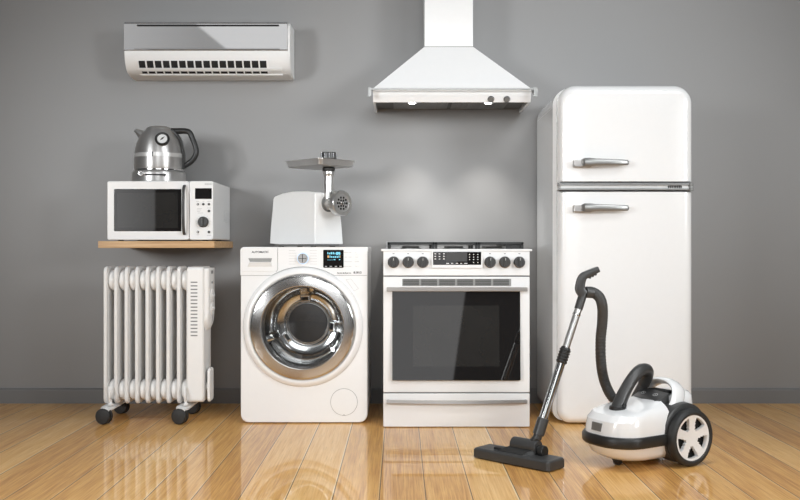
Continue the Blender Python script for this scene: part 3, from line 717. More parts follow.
# ------------------------------------------------------------------ meat grinder
def grinder():
    ZB = .835
    th = math.radians(-46); c = Vector((-.468, -.32, ZB))
    t = thing('meat_grinder', 'white electric meat grinder with steel tray and grinding head, on the washing machine', 'meat grinder', c, th)
    W = Matrix.Translation(c) @ Matrix.Rotation(th, 4, 'Z')
    def put(name, bm, mat, par=t, **k):
        bm.transform(W); return obj(name, bm, mat, par, **k)
    # housing: sections along local z
    bm = nb(); L = []
    H = .268
    def sec(x, ztop):
        # outline in y,z of the housing at station x
        pts = [(-.089, .014), (-.087, .10), (-.081, ztop * .75), (-.079, ztop - .010), (-.073, ztop - .001), (-.04, ztop + .002), (-.005, ztop - .004), (.03, ztop - .020), (.058, ztop - .050), (.076, ztop - .09), (.083, .12), (.089, .014)]
        return [(x, y, z) for y, z in pts]
    for s, dx, k in ((-.1905, 0, .0), (-.187, 0, .004), (-.10, 0, .013), (-.02, 0, .019), (.06, 0, .017), (.13, 0, .011), (.175, 0, .006), (.1785, 0, .003)):
        shr = .004 if abs(s) > .178 else 0
        L.append([(x, y * (1 - shr * 10), z - (shr if z > .02 else -shr)) for x, y, z in sec(s, .257 + k)])
    # lean the rear face in towards the top
    L2 = []
    for row in L:
        L2.append([((x + (.018 * max(0, z - .01) / .25 if x < -.15 else 0) - (.012 * max(0, z - .01) / .25 if x > .15 else 0)), y, z) for x, y, z in row])
    loops_mesh(bm, L2); put('housing', bm, M['plastic'], ang=32)
    bm = nb(); box(bm, -.160, .160, -.076, .076, .005, .0145); put('base_plate', bm, M['mesh_grey'])
    for fx in (-.13, .13):
        for fy in (-.06, .06):
            bm = nb(); cyl(bm, (fx, fy, .0004), (fx, fy, .011), .014, .001, 18); put('foot', bm, M['rubber'])
    zt = .210
    bm = nb(); lathe(bm, [(.042, -.012), (.042, .003), (.039, .006), (.036, .007), (.0, .007)], (.165, .0, zt), (1, 0, 0), 40); put('socket_ring', bm, M['mesh_grey'])
    # head
    bm = nb(); lathe(bm, [(.030, .0), (.031, .02), (.031, .04), (.034, .055), (.043, .07), (.052, .082), (.052, .090)], (.160, 0, zt), (1, 0, 0), 44)
    tb = .174
    cyl(bm, (tb, 0, zt + .01), (tb, 0, .365), .0235, .001, 36)
    lathe(bm, [(.0235, .345), (.0275, .352), (.0275, .366), (.025, .37), (.0, .37)], (tb, 0, 0), (0, 0, 1), 36)
    cyl(bm, (.205, 0, zt + .025), (.222, 0, zt + .06), .012, .004, 20, r1=.010)
    hd = put('grinding_head', bm, M['satin'], ang=45)
    bm = nb(); lathe(bm, [(.052, .0), (.059, .001), (.061, .005), (.061, .030), (.058, .034), (.044, .034), (.042, .028), (0, .028)], (.244, 0, zt), (1, 0, 0), 56); rn = put('ring_nut', bm, M['satin'], hd)
    bm = nb(); cyl(bm, (.2715, 0, zt), (.275, 0, zt), .045, .001, 40); pl = put('grinding_plate', bm, M['steel'], hd)
    bm = nb()
    for r, n in ((.015, 6), (.028, 10)):
        for k in range(n):
            an = k / n * 2 * PI; cyl(bm, (.2748, r * math.cos(an), zt + r * math.sin(an)), (.2758, r * math.cos(an), zt + r * math.sin(an)), .0058, .0001, 12)
    put('plate_holes', bm, M['hole'], pl)
    bm = nb(); lathe(bm, [(.008, 0), (.008, .006), (0, .007)], (.2748, 0, zt), (1, 0, 0), 16); put('spindle_end', bm, M['chrome'], pl)
    # throat gasket
    bm = nb(); lathe(bm, [(.028, .370), (.031, .372), (.031, .384), (.028, .386), (0, .386)], (tb, 0, 0), (0, 0, 1), 32); put('gasket', bm, M['rubber'], hd)
    # tray: flared sheet with thin walls
    bm = nb(); zc = .3865; ox = tb - .066
    def rr(hx, hy, z, r): return [(ox + x, y, z) for x, y in rrect(-hx, hx, -hy, hy, r, 6)]
    L = [rr(.020, .02, zc, .012), rr(.085, .07, zc + .001, .02), rr(.122, .098, zc + .003, .02), rr(.132, .108, zc + .007, .022), rr(.137, .113, zc + .034, .024), rr(.143, .119, zc + .034, .026), rr(.143, .119, zc + .036, .026), rr(.135, .111, zc + .036, .023), rr(.130, .106, zc + .010, .02), rr(.02, .02, zc + .005, .012)]
    loops_mesh(bm, L); put('tray', bm, M['steel'], ang=25)
    bm = nb(); lathe(bm, [(.024, .388), (.024, .425), (.036, .427), (.0365, .430), (.0365, .455), (.035, .459), (0, .460)], (tb, 0, 0), (0, 0, 1), 40); pu = put('pusher', bm, M['dark'])
    for k in range(10):
        an = k / 10 * 2 * PI; bm = nb(); cyl(bm, (tb + .036 * math.cos(an), .036 * math.sin(an), .431), (tb + .036 * math.cos(an), .036 * math.sin(an), .457), .0045, .001, 10); put('pusher_rib', bm, M['glass_black'], pu)
    bm = nb(); lathe(bm, [(.0365, .4595), (.037, .4605), (.035, .4615), (0, .462)], (tb, 0, 0), (0, 0, 1), 40); put('pusher_cap', bm, M['steel'], pu)
grinder()

# ------------------------------------------------------------------ range hood
def hood():
    c = At(4.72); b = At(4.62); yf = b.y; yc = c.y
    x0, x1 = b.x(373), b.x(531); zl, zt = b.z(101.8), b.z(88.5)
    cx0, cx1 = c.x(424.5), c.x(473); zc = c.z(47)
    t = thing('range_hood', 'white chimney range hood with two lit lamps, on the wall above the stove', 'range hood', ((x0 + x1) / 2, 0, zl))
    bm = nb(); box(bm, cx0, cx1, yc, -.0005, zc + .003, 2.75, .002); obj('chimney', bm, M['enamel'], t)
    bm = nb(); box(bm, cx0 + .002, cx1 - .002, yc + .002, -.001, zc - .002, zc + .004); obj('chimney_joint', bm, M['seam'], t)
    bm = nb()
    L = [[(x0, yf, zt), (x1, yf, zt), (x1, -.0005, zt), (x0, -.0005, zt)], [(cx0 - .001, yc - .002, zc), (cx1 + .001, yc - .002, zc), (cx1 + .001, -.0005, zc), (cx0 - .001, -.0005, zc)]]
    loops_mesh(bm, L, False, True); can = obj('canopy', bm, M['enamel'], t)
    # rim: front lip with a chamfer below, two side panels
    bm = nb()
    prism(bm, [(yf, zt), (yf, b.z(96)), (yf + .014, zl), (yf + .022, zl), (yf + .022, zt)], x0, x1, 'x'); lip = obj('front_lip', bm, M['enamel'], t)
    for xa, xb in ((x0, x0 + .012), (x1 - .012, x1)):
        bm = nb(); box(bm, xa, xb, yf + .022, -.0005, zl, zt); obj('side_panel', bm, M['enamel'], t)
    bm = nb(); box(bm, x0 + .012, x1 - .012, yf + .022, -.0008, zl + .020, zl + .03); un = obj('underside', bm, M['vent_dark'], t)
    for fx0, fx1 in ((x0 + .10, (x0 + x1) / 2 - .01), ((x0 + x1) / 2 + .01, x1 - .10)):
        bm = nb(); box(bm, fx0, fx1, yf + .10, -.04, zl + .014, zl + .0205, .001)
        for k in range(12):
            xx = fx0 + .012 + (fx1 - fx0 - .024) * k / 11; box(bm, xx - .004, xx + .004, yf + .115, -.055, zl + .011, zl + .0145)
        obj('grease_filter', bm, M['mesh_grey'], un)
    # lamps
    for px in (412, 488):
        l = At(4.70); x = l.x(px); 
        bm = nb(); lathe(bm, [(.026, .0), (.026, -.014), (.022, -.016), (.020, -.012), (.0, -.012)], (x, l.y, zl + .021), (0, 0, 1), 32); lm = obj('lamp', bm, M['chrome'], t)
        bm = nb(); lathe(bm, [(.0, -.012), (.019, -.012), (.017, -.0165), (.009, -.019), (0, -.0195)], (x, l.y, zl + .021), (0, 0, 1), 32); obj('bulb', bm, M['lamp'], lm)
        ld = bpy.data.lights.new('hood_lamp_light', 'SPOT'); ld.energy = 24; ld.spot_size = math.radians(70); ld.spot_blend = .9; ld.shadow_soft_size = .02; ld.color = (1, .97, .92)
        lo = bpy.data.objects.new('hood_lamp_light', ld); C.objects.link(lo); lo.location = (x, l.y + .0, zl - .004); lo.rotation_euler = (math.radians(15), 0, 0)
    # controls on the chamfer
    nrm = Vector((0, -(b.z(96) - zl), -.014)).normalized()
    for px in (491, 507):
        p = Vector((b.x(px), yf + .006, b.z(98.9)))
        bm = nb(); lathe(bm, [(.014, -.002), (.014, .004), (.0115, .010), (.0, .010)], p, nrm, 28); kn = obj('knob', bm, M['mesh_grey'], lip)
        bm = nb(); lathe(bm, [(.0155, -.001), (.0165, .0015), (.0145, .0025)], p, nrm, 28, cap=False); obj('knob_collar', bm, M['label_grey'], kn)
    # gallery rail
    r = At(4.575); yr = r.y
    bm = nb(); box(bm, r.x(368.3), r.x(536.7), yr - .004, yr + .004, r.z(89.8), r.z(88), .001); ra = obj('rail', bm, M['handle_steel'], t)
    for xa, xb in ((368, 371.4), (533.6, 537)):
        bm = nb(); box(bm, r.x(xa), r.x(xb), yr - .006, yr + .006, r.z(97), r.z(87.3), .002)
        inx = x0 - .001 if xa < 400 else x1 + .001
        box(bm, min(r.x(xa) + .002, inx), max(r.x(xb) - .002, inx), yr - .002, yf + .02, r.z(92), r.z(88.5), .001) if False else box(bm, r.x(xa) + .003, r.x(xb) - .003, yr, yf + .03, r.z(91), r.z(88.4), .001)
        obj('rail_bracket', bm, M['handle_steel'], ra)
hood()

# ------------------------------------------------------------------ stove
def stove():
    d = 4.327; a = At(d); yf = a.y
    x0, x1 = a.x(383.3), a.x(529.7); zt = a.z(250)
    t = thing('stove', 'white freestanding gas stove with black glass oven door, under the range hood', 'stove', ((x0 + x1) / 2, -.33, 0))
    bm = nb(); box(bm, x0 + .001, x1 - .001, yf + .03, -.03, .006, zt - .008, .003); obj('body', bm, M['enamel'], t)
    # control panel
    z_a, z_b = a.z(275.6), a.z(250.2)
    bm = nb(); slab(bm, x0, x1, z_a, z_b - .001, yf + .031, yf, .004, .003); pan = obj('control_panel', bm, M['enamel'], t)
    bm = nb(); slab(bm, a.x(381), a.x(532), zt - .006, zt + .0045, -.03, yf - .006, .003, .003); top = obj('cooktop', bm, M['enamel'], t)
    for px in (393.5, 408.2, 422.8, 490, 504.8, 519.4):
        cx, cz = a.x(px), a.z(262.2)
        bm = nb(); lathe(bm, [(.0255, 0), (.0255, .004), (.0235, .006), (.0235, .022), (.0215, .026), (0, .026)], (cx, yf, cz), (0, -1, 0), 40); k = obj('knob', bm, M['dark'], pan)
        bm = nb(); box(bm, cx - .0058, cx + .0058, yf - .034, yf - .02, cz - .0225, cz + .0225, .0022); g = obj('knob_grip', bm, M['dark'], k)
        bm = nb(); box(bm, cx - .0012, cx + .0012, yf - .0345, yf - .033, cz + .008, cz + .02); obj('pointer', bm, M['label_dim'], g)
        bm = nb(); lathe(bm, [(.0258, .0002), (.0275, .0015), (.0258, .003)], (cx, yf, cz), (0, -1, 0), 40, cap=False); obj('knob_collar', bm, M['satin'], k)
    bm = nb()
    for px in (393.5, 408.2, 422.8, 490, 504.8, 519.4):
        box(bm, a.x(px - .9), a.x(px + .9), yf - .0004, yf + .001, a.z(254), a.z(253.4))
    obj('printed_marks', bm, M['label_grey'], pan)
    # display console with white sill
    bm = nb(); slab(bm, a.x(431.5), a.x(482.6), a.z(268), a.z(251.4), yf + .002, yf - .010, .003, .002); co = obj('console', bm, M['enamel'], pan)
    bm = nb(); slab(bm, a.x(433), a.x(481), a.z(264.8), a.z(251.9), yf - .009, yf - .0115, .002, .0006); di = obj('display', bm, M['glass_black'], co)
    ys = yf - .0115
    bm = nb(); box(bm, a.x(446), a.x(467), ys - .0004, ys + .001, a.z(261.5), a.z(252.6)); obj('screen', bm, M['screen'], di)
    bm = nb()
    for r, py in enumerate((253.7, 256.3, 258.9)):
        for q, px in enumerate((435.2, 439.4, 443.8)):
            box(bm, a.x(px - .8), a.x(px + .8), ys - .0004, ys + .001, a.z(py + .55), a.z(py - .55 + .3 * (q == 1)))
    for r, py in enumerate((254.4, 257, 259.4, 262.4)):
        for q, px in enumerate((469.4, 473.4, 477.6)):
            if r == 3 and q == 0: continue
            box(bm, a.x(px - .45), a.x(px + .45), ys - .0004, ys + .001, a.z(py + .5), a.z(py - .4))
    for px, w in ((447.5, 1.4), (452, 1), (456.8, 1.1), (461, 1), (465.6, 1.5)):
        box(bm, a.x(px - w), a.x(px + w), ys - .0004, ys + .001, a.z(263.7), a.z(262.9))
    obj('touch_keys', bm, M['label_white'], di)
    # shadow gap, oven door
    bm = nb(); box(bm, x0 + .004, x1 - .004, yf + .012, yf + .031, a.z(278.5), a.z(275.2)); obj('gap_strip', bm, M['seam'], t)
    bm = nb(); slab(bm, x0, x1, a.z(392.3), a.z(276.9), yf + .0305, yf, .004, .003); door = obj('oven_door', bm, M['enamel'], t)
    bm = nb(); slab(bm, a.x(402.2), a.x(511.2), a.z(286), a.z(278.8), yf + .002, yf - .001, .002, .0006); ve = obj('vent', bm, M['vent_frame'], door)
    bm = nb()
    for k in range(6):
        xa = a.x(403.2 + k * 18.0); xb = a.x(403.2 + k * 18.0 + 15.8)
        for q in range(4): box(bm, xa, xb, yf - .0016, yf, a.z(285.4 - q * 1.6), a.z(284.1 - q * 1.6))
    obj('vent_slots', bm, M['vent_dark'], ve)
    # pane tilted, lower edge proud, so it mirrors the added bright patch
    gx0, gx1, gz0, gz1 = a.x(392.3), a.x(520), a.z(379.8), a.z(290.6)
    def tilt(z, off): return yf - .0015 - .0195 * (gz1 - z) / (gz1 - gz0) - off
    bm = nb(); loops_mesh(bm, [[(x, yf + .002, z) for x, z in rrect(gx0, gx1, gz0, gz1, .003, 3)], [(x, tilt(z, 0), z) for x, z in rrect(gx0, gx1, gz0, gz1, .003, 3)]]); gl = obj('window', bm, M['glass_black'], door)
    wr = rrect(a.x(413), a.x(499), a.z(366), a.z(305.5), .003, 3)
    bm = nb(); loops_mesh(bm, [[(x, tilt(z, -.002), z) for x, z in wr], [(x, tilt(z, .0005), z) for x, z in wr]]); obj('inner_window', bm, M['glass_grey'], gl)
    bm = nb(); slab(bm, a.x(386.8), a.x(526.2), a.z(291.0), a.z(286.6), yf - .036, yf - .048, .003, .002, back_bev=.002)
    for px in (391, 522): box(bm, a.x(px) - .008, a.x(px) + .008, yf - .038, yf + .002, a.z(290.4), a.z(287.2), .001)
    obj('handle', bm, M['bar_steel'], door)
    # drawer
    bm = nb(); box(bm, x0 + .004, x1 - .004, yf + .012, yf + .031, a.z(395), a.z(391.8)); obj('gap_strip', bm, M['seam'], t)
    bm = nb(); slab(bm, x0, x1, .003, a.z(393.6), yf + .0305, yf, .004, .003); dw = obj('drawer', bm, M['enamel'], t)
    bm = nb()
    hx0, hx1 = a.x(386.6), a.x(526.4); L = []
    for k in range(17):
        s = k / 16; x = hx0 + (hx1 - hx0) * s; y = yf - .016 - .022 * math.sin(s * PI); z = a.z(401) 
        L.append([(x, y, z - .009), (x, y - .010, z - .009), (x, y - .012, z - .006), (x, y - .010, z + .009), (x, y, z + .009)])
    loops_mesh(bm, L)
    for xx in (hx0 + .006, hx1 - .006): box(bm, xx - .006, xx + .006, yf - .02, yf + .002, a.z(401) - .008, a.z(401) + .008)
    obj('handle', bm, M['bar_steel'], dw)
    for fx in (x0 + .05, x1 - .05):
        for fy in (yf + .08, -.08):
            bm = nb(); cyl(bm, (fx, fy, .0003), (fx, fy, .007), .02, .001, 20); obj('foot', bm, M['rubber'], t)
    # burners and three cast grates
    zc = zt + .0045
    g = At(4.44); gy0, gy1 = g.y, -.10
    zg = g.z(242.0)
    secs = ((387.5, 434.6), (434.9, 477.6), (477.9, 523.6))
    for i, (pa, pb) in enumerate(secs):
        xa, xb = g.x(pa), g.x(pb); gb = .012
        bm = nb()
        for xx in (xa, xb - gb):
            box(bm, xx, xx + gb, gy0, gy1, zg - .014, zg, .002)
            for yy in (gy0, gy1 - .014): box(bm, xx, xx + gb, yy, yy + .014, zc + .0002, zg - .004, .002)
        for yy in (gy0, (gy0 + gy1) / 2 - .006, gy1 - gb): box(bm, xa, xb, yy, yy + gb, zg - .012, zg, .002)
        if i == 2:
            for k in range(6):
                xx = g.x(507 + k * 2.5); box(bm, xx - .0035, xx + .0035, gy0 + .01, gy1 - .01, zg - .020, zg - .001, .001)
            box(bm, g.x(506), xb, gy0 + .012, gy0 + .02, zc + .001, zg - .010)
        else:
            for q in (.33, .67):
                xx = xa + (xb - xa) * q; box(bm, xx - .005, xx + .005, gy0 + .08, gy1 - .08, zg - .012, zg, .002)
        obj('grate', bm, M['cast_iron'], t)
        bxc = (xa + xb) / 2 - (.02 if i == 2 else 0)
        for yy in (gy0 + .13, gy1 - .13):
            bm = nb(); lathe(bm, [(.052, 0), (.052, .003), (.046, .005), (0, .005)], (bxc, yy, zc + .0002), (0, 0, 1), 40); bu = obj('burner', bm, M['mesh_grey'], t)
            bm = nb(); lathe(bm, [(.040, .005), (.042, .006), (.042, .011), (.036, .013), (0, .013)], (bxc, yy, zc), (0, 0, 1), 40); obj('burner_cap', bm, M['cast_iron'], bu)
    bm = nb(); r = At(4.93); box(bm, x0 + .004, x1 - .004, -.072, -.034, zc + .0002, zc + .012, .002); box(bm, x0 + .004, x1 + .016, -.058, -.054, zc + .01, .8635, .001); obj('rear_trim', bm, M['trim_grey'], t)
stove()

# ------------------------------------------------------------------ refrigerator
def fridge():
    d = 4.368; a = At(d); yf = a.y
    x0, x1 = a.x(559), a.x(694.2); zt = a.z(84.3); z0 = .006
    t = thing('refrigerator', 'tall white retro refrigerator with rounded corners and two chrome handles, right of the stove', 'refrigerator', ((x0 + x1) / 2, -.3, 0))
    bm = nb(); R = .085
    L = []
    for ins, y in ((.010, -.03), (.003, -.034), (0, -.04), (0, yf + .085)):
        L.append([(x, y, z) for x, z in rrect(.727 + ins, x1 + .006 - ins, z0 + .004 + ins, zt - .004 - ins, (.05, .05, R, R), 12)])
    loops_mesh(bm, L); cab = obj('cabinet', bm, M['fridge_white'], t, 50)
    # moulding line along both sides under the curved top
    bm = nb()
    for xx in (.727, x1 + .006): box(bm, xx - .0006, xx + .0006, -.06, yf + .10, 1.498, 1.501)
    obj('side_seam', bm, M['label_dim'], cab)
    bm = nb(); slab(bm, x0 + .012, x1 - .012, z0 + .015, zt - .015, yf + .0855, yf + .072, .06, .002, n=10); obj('door_gasket', bm, M['label_dim'], t)
    zs0, zs1 = a.z(190.2), a.z(183.2)
    def door(name, za, zb, r):
        bm = nb(); L = []
        bv = .042
        def lp(ins, y): return [(x, y, z) for x, z in rrect(x0 + ins, x1 - ins, za + min(ins, .008 if r[0] < .03 else ins), zb - min(ins, .008 if r[2] < .03 else ins), tuple(max(q - ins, .004) for q in r), 12)]
        L.append(lp(.004, yf + .072)); L.append(lp(0, yf + .066))
        for k in range(9):
            an = k / 8 * PI / 2; L.append(lp(bv * (1 - math.cos(an)), yf + .006 + bv * (1 - math.sin(an))))
        L.append(lp(.09, yf + .002)); L.append(lp(.14, yf))
        loops_mesh(bm, L); return obj(name, bm, M['fridge_white'], t, 60)
    fr = door('freezer_door', zs1 + .0005, zt, (.012, .012, R, R))
    ma = door('fridge_door', z0, zs0 - .0005, (.06, .06, .012, .012))
    # trim strips between the doors
    for name, za, zb, mt in (('trim_strip', a.z(185.4), a.z(183.3), 'trim_grey'), ('trim_strip', a.z(190.1), a.z(188.3), 'trim_grey')):
        bm = nb(); slab(bm, x0 + .002, x1 - .001, za, zb, yf + .07, yf - .001, .002, .0015, back_bev=.001); obj(name, bm, M[mt], fr if za > a.z(187) else ma)
    bm = nb(); box(bm, x0 + .008, x1 - .006, yf + .004, yf + .08, a.z(188.4), a.z(185.3)); ga = obj('door_gap', bm, M['band'], t)
    bm = nb()
    for px, w in ((668.8, 1.0), (670.6, .8), (672.4, 1.0), (674.3, .8), (676, 1.0), (677.9, .9), (679.7, .9), (681.4, 1.0)):
        box(bm, a.x(px - w * .75), a.x(px + w * .75), yf + .002, yf + .016, a.z(187.7), a.z(185.6)); 
        box(bm, a.x(px - w * .2), a.x(px + w * .2), yf + .0015, yf + .016, a.z(188.2), a.z(185.6))
    obj('badge', bm, M['black'], ga)
    for z in (a.z(184.6), a.z(189.2)):
        bm = nb(); cyl(bm, (x1 - .014, yf + .004, z - .009), (x1 - .014, yf + .004, z + .009), .012, .002, 20); obj('hinge_cap', bm, M['mesh_grey'], t)
    # handles
    def handle(zc, par):
        bm = nb(); slab(bm, a.x(573), a.x(590.5), zc - .0165, zc + .0165, yf + .003, yf - .030, .004, .004); mt = obj('handle_mount', bm, M['bar_steel'], par)
        bm = nb(); L = []
        for s, yy, h, thk in ((0, -.020, .013, .022), (.06, -.040, .0195, .022), (.16, -.046, .0200, .022), (.30, -.049, .0165, .018), (.5, -.050, .0155, .016), (.7, -.049, .0145, .014), (.88, -.045, .0135, .012), (.97, -.042, .012, .010), (1, -.037, .005, .006)):
            x = a.x(580) + (a.x(627.0) - a.x(580)) * s; y = yf + yy; zz = zc + .004 - .002 * s
            L.append([(x, y - thk * .2, zz - h), (x, y - thk * .5, zz - h * .5), (x, y - thk * .5, zz + h * .5), (x, y - thk * .2, zz + h), (x, y + thk * .4, zz + h * .8), (x, y + thk * .4, zz - h * .8)])
        loops_mesh(bm, L); obj('handle_lever', bm, M['handle_steel'], mt, 40)
    handle(a.z(163.8), fr); handle(a.z(208.8), ma)
    for fx in (x0 + .08, x1 - .08):
        for fy in (yf + .12, -.09):
            bm = nb(); cyl(bm, (fx, fy, .0003), (fx, fy, .045), .02, .001, 20); obj('foot', bm, M['rubber'], t)
fridge()

# ------------------------------------------------------------------ vacuum cleaner
def vacuum():
    th = math.radians(210); c = Vector((1.032, -1.30, 0))
    t = thing('vacuum_cleaner', 'white canister vacuum cleaner with black hose, chrome wand and floor head, before the refrigerator', 'vacuum cleaner', c, th)
    W = Matrix.Translation(c) @ Matrix.Rotation(th, 4, 'Z')
    def w(p): return W @ Vector(p)
    def put(name, bm, mat, par=t, **k):
        bm.transform(W); return obj(name, bm, mat, par, **k)
    def outline(xb, xf, hw, z, rf, rb, n=8, zs=0.0, hmax=.072):
        """plan outline at height z, front radius rf; zs tilts the layer down towards the front"""
        pts = rrect(.082, xf, -hw, hw, (.001, rf, rf, .001), n)
        q = pts[n + 1:3 * n + 3]                       # the front half, from the right to the left side
        hr = min(hw, hmax)
        rear = rrect(xb, .06, -hr, hr, (rb, .001, .001, rb), n)
        r_l = rear[3 * n + 3:]; r_r = rear[:n + 1]
        pts = q + [(.076, hw * .97), (.066, hr * 1.02)] + r_l + r_r + [(.066, -hr * 1.02), (.076, -hw * .97)]
        return [(x, y, z - zs * (x - xb)) for x, y in pts]
    # lower hull
    bm = nb()
    loops_mesh(bm, [outline(-.10, .22, .080, .028, .07, .03), outline(-.12, .275, .100, .033, .09, .04), outline(-.13, .314, .120, .054, .105, .05), outline(-.135, .332, .130, .090, .11, .05)])
    put('lower_hull', bm, M['vac_white'], ang=50)
    # bumper
    bm = nb()
    loops_mesh(bm, [outline(-.10, .325, .124, .084, .108, .05), outline(-.11, .340, .138, .087, .114, .05), outline(-.11, .346, .143, .097, .117, .05), outline(-.11, .346, .143, .118, .117, .05), outline(-.11, .340, .138, .128, .114, .05), outline(-.10, .325, .124, .130, .108, .05)])
    put('bumper', bm, M['black'], ang=50)
    # upper shell
    bm = nb()
    loops_mesh(bm, [outline(-.135, .334, .132, .126, .11, .05), outline(-.138, .331, .132, .150, .108, .055), outline(-.138, .322, .129, .185, .10, .06, zs=.01), outline(-.136, .300, .121, .213, .095, .06, zs=.025), outline(-.133, .268, .110, .234, .09, .06, zs=.055),
                    outline(-.128, .215, .098, .252, .08, .05, zs=.10, hmax=.068), outline(-.120, .155, .082, .264, .06, .05, zs=.12, hmax=.062), outline(-.10, .12, .055, .271, .04, .04, zs=.13)])
    sh = put('upper_shell', bm, M['vac_white'], ang=26)
    # front badge
    bm = nb()
    an = math.radians(0)
    bz0, bz1 = .142, .172
    loops_mesh(bm, [[(.328, -.030, bz0), (.328, .022, bz0), (.324, .022, bz1), (.324, -.030, bz1)], [(.334, -.030, bz0), (.334, .022, bz0), (.3295, .022, bz1), (.3295, -.030, bz1)]]); put('badge', bm, M['mesh_grey'], sh)
    # carry handle arch
    bm = nb()
    hp = [(.020, .094, .222), (.004, .092, .250), (-.014, .076, .281), (-.024, .04, .300), (-.028, 0, .305), (-.024, -.04, .300), (-.014, -.076, .281), (.004, -.092, .250), (.020, -.094, .222)]
    P = catmull(hp, 6); rows = []
    for i, p in enumerate(P):
        tg = (P[min(i + 1, len(P) - 1)] - P[max(i - 1, 0)]).normalized(); bx = Vector((1, 0, .25)).normalized(); by = tg.cross(bx)
        rows.append([p + bx * math.cos(k / 14 * 2 * PI) * .034 + by * math.sin(k / 14 * 2 * PI) * .013 for k in range(14)])
    loops_mesh(bm, rows); put('carry_handle', bm, M['vac_white'], sh, ang=60)
    # dark control panel in front of the arch
    bm = nb(); L = []
    for y, s in ((-.072, .75), (-.062, 1), (0, 1.06), (.062, 1), (.072, .75)):
        zc = .262 - .25 * abs(y) ** 1.5; L.append([(.030, y, zc + .012), (.030, y, zc - .03), (.030 + .070 * s, y, zc - .050), (.030 + .070 * s, y, zc - .018), (.030 + .062 * s, y, zc - .011)])
    loops_mesh(bm, L); cp = put('control_panel', bm, M['dark'], sh, ang=40)
    for y in (-.032, .032):
        bm = nb(); zc = .2605 - .25 * abs(y) ** 1.5
        lathe(bm, [(.0085, 0), (.0105, .0), (.0105, .0012), (.0085, .0012), (.0085, 0)], (.062, y, zc + .0015), (.34, 0, 1), 24, cap=False); box(bm, .061, .063, y - .001, y + .001, zc - .002, zc + .0045); put('button_mark', bm, M['label_dim'], cp)
    bm = nb(); box(bm, -.022, .024, -.05, .05, .262, .2735, .003); put('latch', bm, M['hole'], sh)
    # wheel housings, wheels
    for s in (1, -1):
        bm = nb(); lathe(bm, [(.0, s * .062), (.109, s * .062), (.1165, s * .067), (.118, s * .09), (.114, s * .128), (.104, s * .133), (0, s * .133)], (0, 0, .1225), (0, 1, 0), 72); put('wheel_arch', bm, M['dark'])
        bm = nb(); lathe(bm, [(.088, s * .130), (.100, s * .1315), (.1075, s * .136), (.109, s * .144), (.109, s * .158), (.106, s * .166), (.098, s * .170), (.091, s * .170), (.087, s * .166), (.086, s * .15)], (0, 0, .1095), (0, 1, 0), 80, cap=False)
        ti = put('wheel', bm, M['rubber'], ang=50)
        bm = nb(); lathe(bm, [(.0, s * .133), (.088, s * .133), (.088, s * .139), (0, s * .139)], (0, 0, .1095), (0, 1, 0), 64); put('wheel_back', bm, M['hole'], ti)
        # five spoke rim with openings
        rs = [.0, .014, .026, .033, .044, .057, .070, .078, .0865]; NA = 120
        def hole(i, k):
            ph = (k + .5) / NA * 360 + 18 + 72; dlt = abs((ph + 36) % 72 - 36)
            rm = (rs[i] + rs[i + 1]) / 2
            if not (.033 < rm < .078): return False
            return dlt < {4: 0}.get(i, 0) + {3: 12.5, 4: 17.5, 5: 20.5, 6: 21.5}.get(i, 0)
        bm = nb(); vt = {}
        def V(i, k, lay):
            k %= NA; key = (i, k if i else 0, lay)
            if key not in vt:
                an = k / NA * 2 * PI; r = rs[i]; dish = .006 * (1 - (r / .0865) ** 2)
                yy = (.1655 - dish) if lay else .148
                vt[key] = bm.verts.new((r * math.cos(an), s * yy, .1095 + r * math.sin(an)))
            return vt[key]
        keep = {(i, k) for i in range(len(rs) - 1) for k in range(NA) if not hole(i, k)}
        for (i, k) in keep:
            for lay in (0, 1):
                q = [V(i, k, lay), V(i + 1, k, lay), V(i + 1, k + 1, lay), V(i, k + 1, lay)]
                q = list(dict.fromkeys(q)); bm.faces.new(q if lay else q[::-1])
            for (ni, nk, e) in ((i + 1, k, ((i + 1, k), (i + 1, k + 1))), (i - 1, k, ((i, k), (i, k + 1))), (i, (k + 1) % NA, ((i, k + 1), (i + 1, k + 1))), (i, (k - 1) % NA, ((i, k), (i + 1, k)))):
                if ni < 0 or (ni, nk) in keep: continue
                (e0, e1) = e; q = [V(*e0, 1), V(*e1, 1), V(*e1, 0), V(*e0, 0)]
                try: bm.faces.new(q)
                except ValueError: pass
        put('wheel_rim', bm, M['vac_white'], ti, ang=35)
    # front swivel caster
    bm = nb(); cyl(bm, (.235, 0, .020), (.235, 0, .047), .016, .002, 18)
    lathe(bm, [(0, -.012), (.013, -.012), (.0155, -.009), (.0155, .009), (.013, .012), (0, .012)], (.228, 0, .0157), (0, 1, 0), 24); put('caster', bm, M['black'])
    # hose: connector elbow over the lid, then round the back and up to the grip
    bm = nb(); lathe(bm, [(.036, -.012), (.036, .006), (.033, .010), (.03, .010)], (.226, 0, .206), (.2, 0, 1), 36); put('port_ring', bm, M['vac_white'], sh)
    g = At(3.68)
    el = [(.230, 0, .200), (.222, 0, .228), (.194, 0, .275), (.152, 0, .325), (.108, -.003, .355), (.066, -.012, .354), (.040, -.032, .330), (.030, -.062, .290)]
    E = catmull(el, 6)
    bm = nb(); tube(bm, E, .025, 20, rfun=lambda s: .029 - .0055 * min(1, s * 3)); put('hose_connector', bm, M['dark'], ang=50)
    bm = nb(); lathe(bm, [(.028, 0), (.0325, .003), (.0325, .014), (.028, .018)], (.228, 0, .209), (-.1, 0, 1), 30); lathe(bm, [(0, 0), (.009, 0), (.009, .006), (0, .008)], (.220, .026, .232), (0, 1, 0), 16); put('connector_latch', bm, M['black'])
    hs = [w((.030, -.062, .290)), w((.024, -.105, .235)), w((.010, -.160, .178)), w((.022, -.215, .145))]
    Wi = lambda px, py, d: At(d).p(px, py)
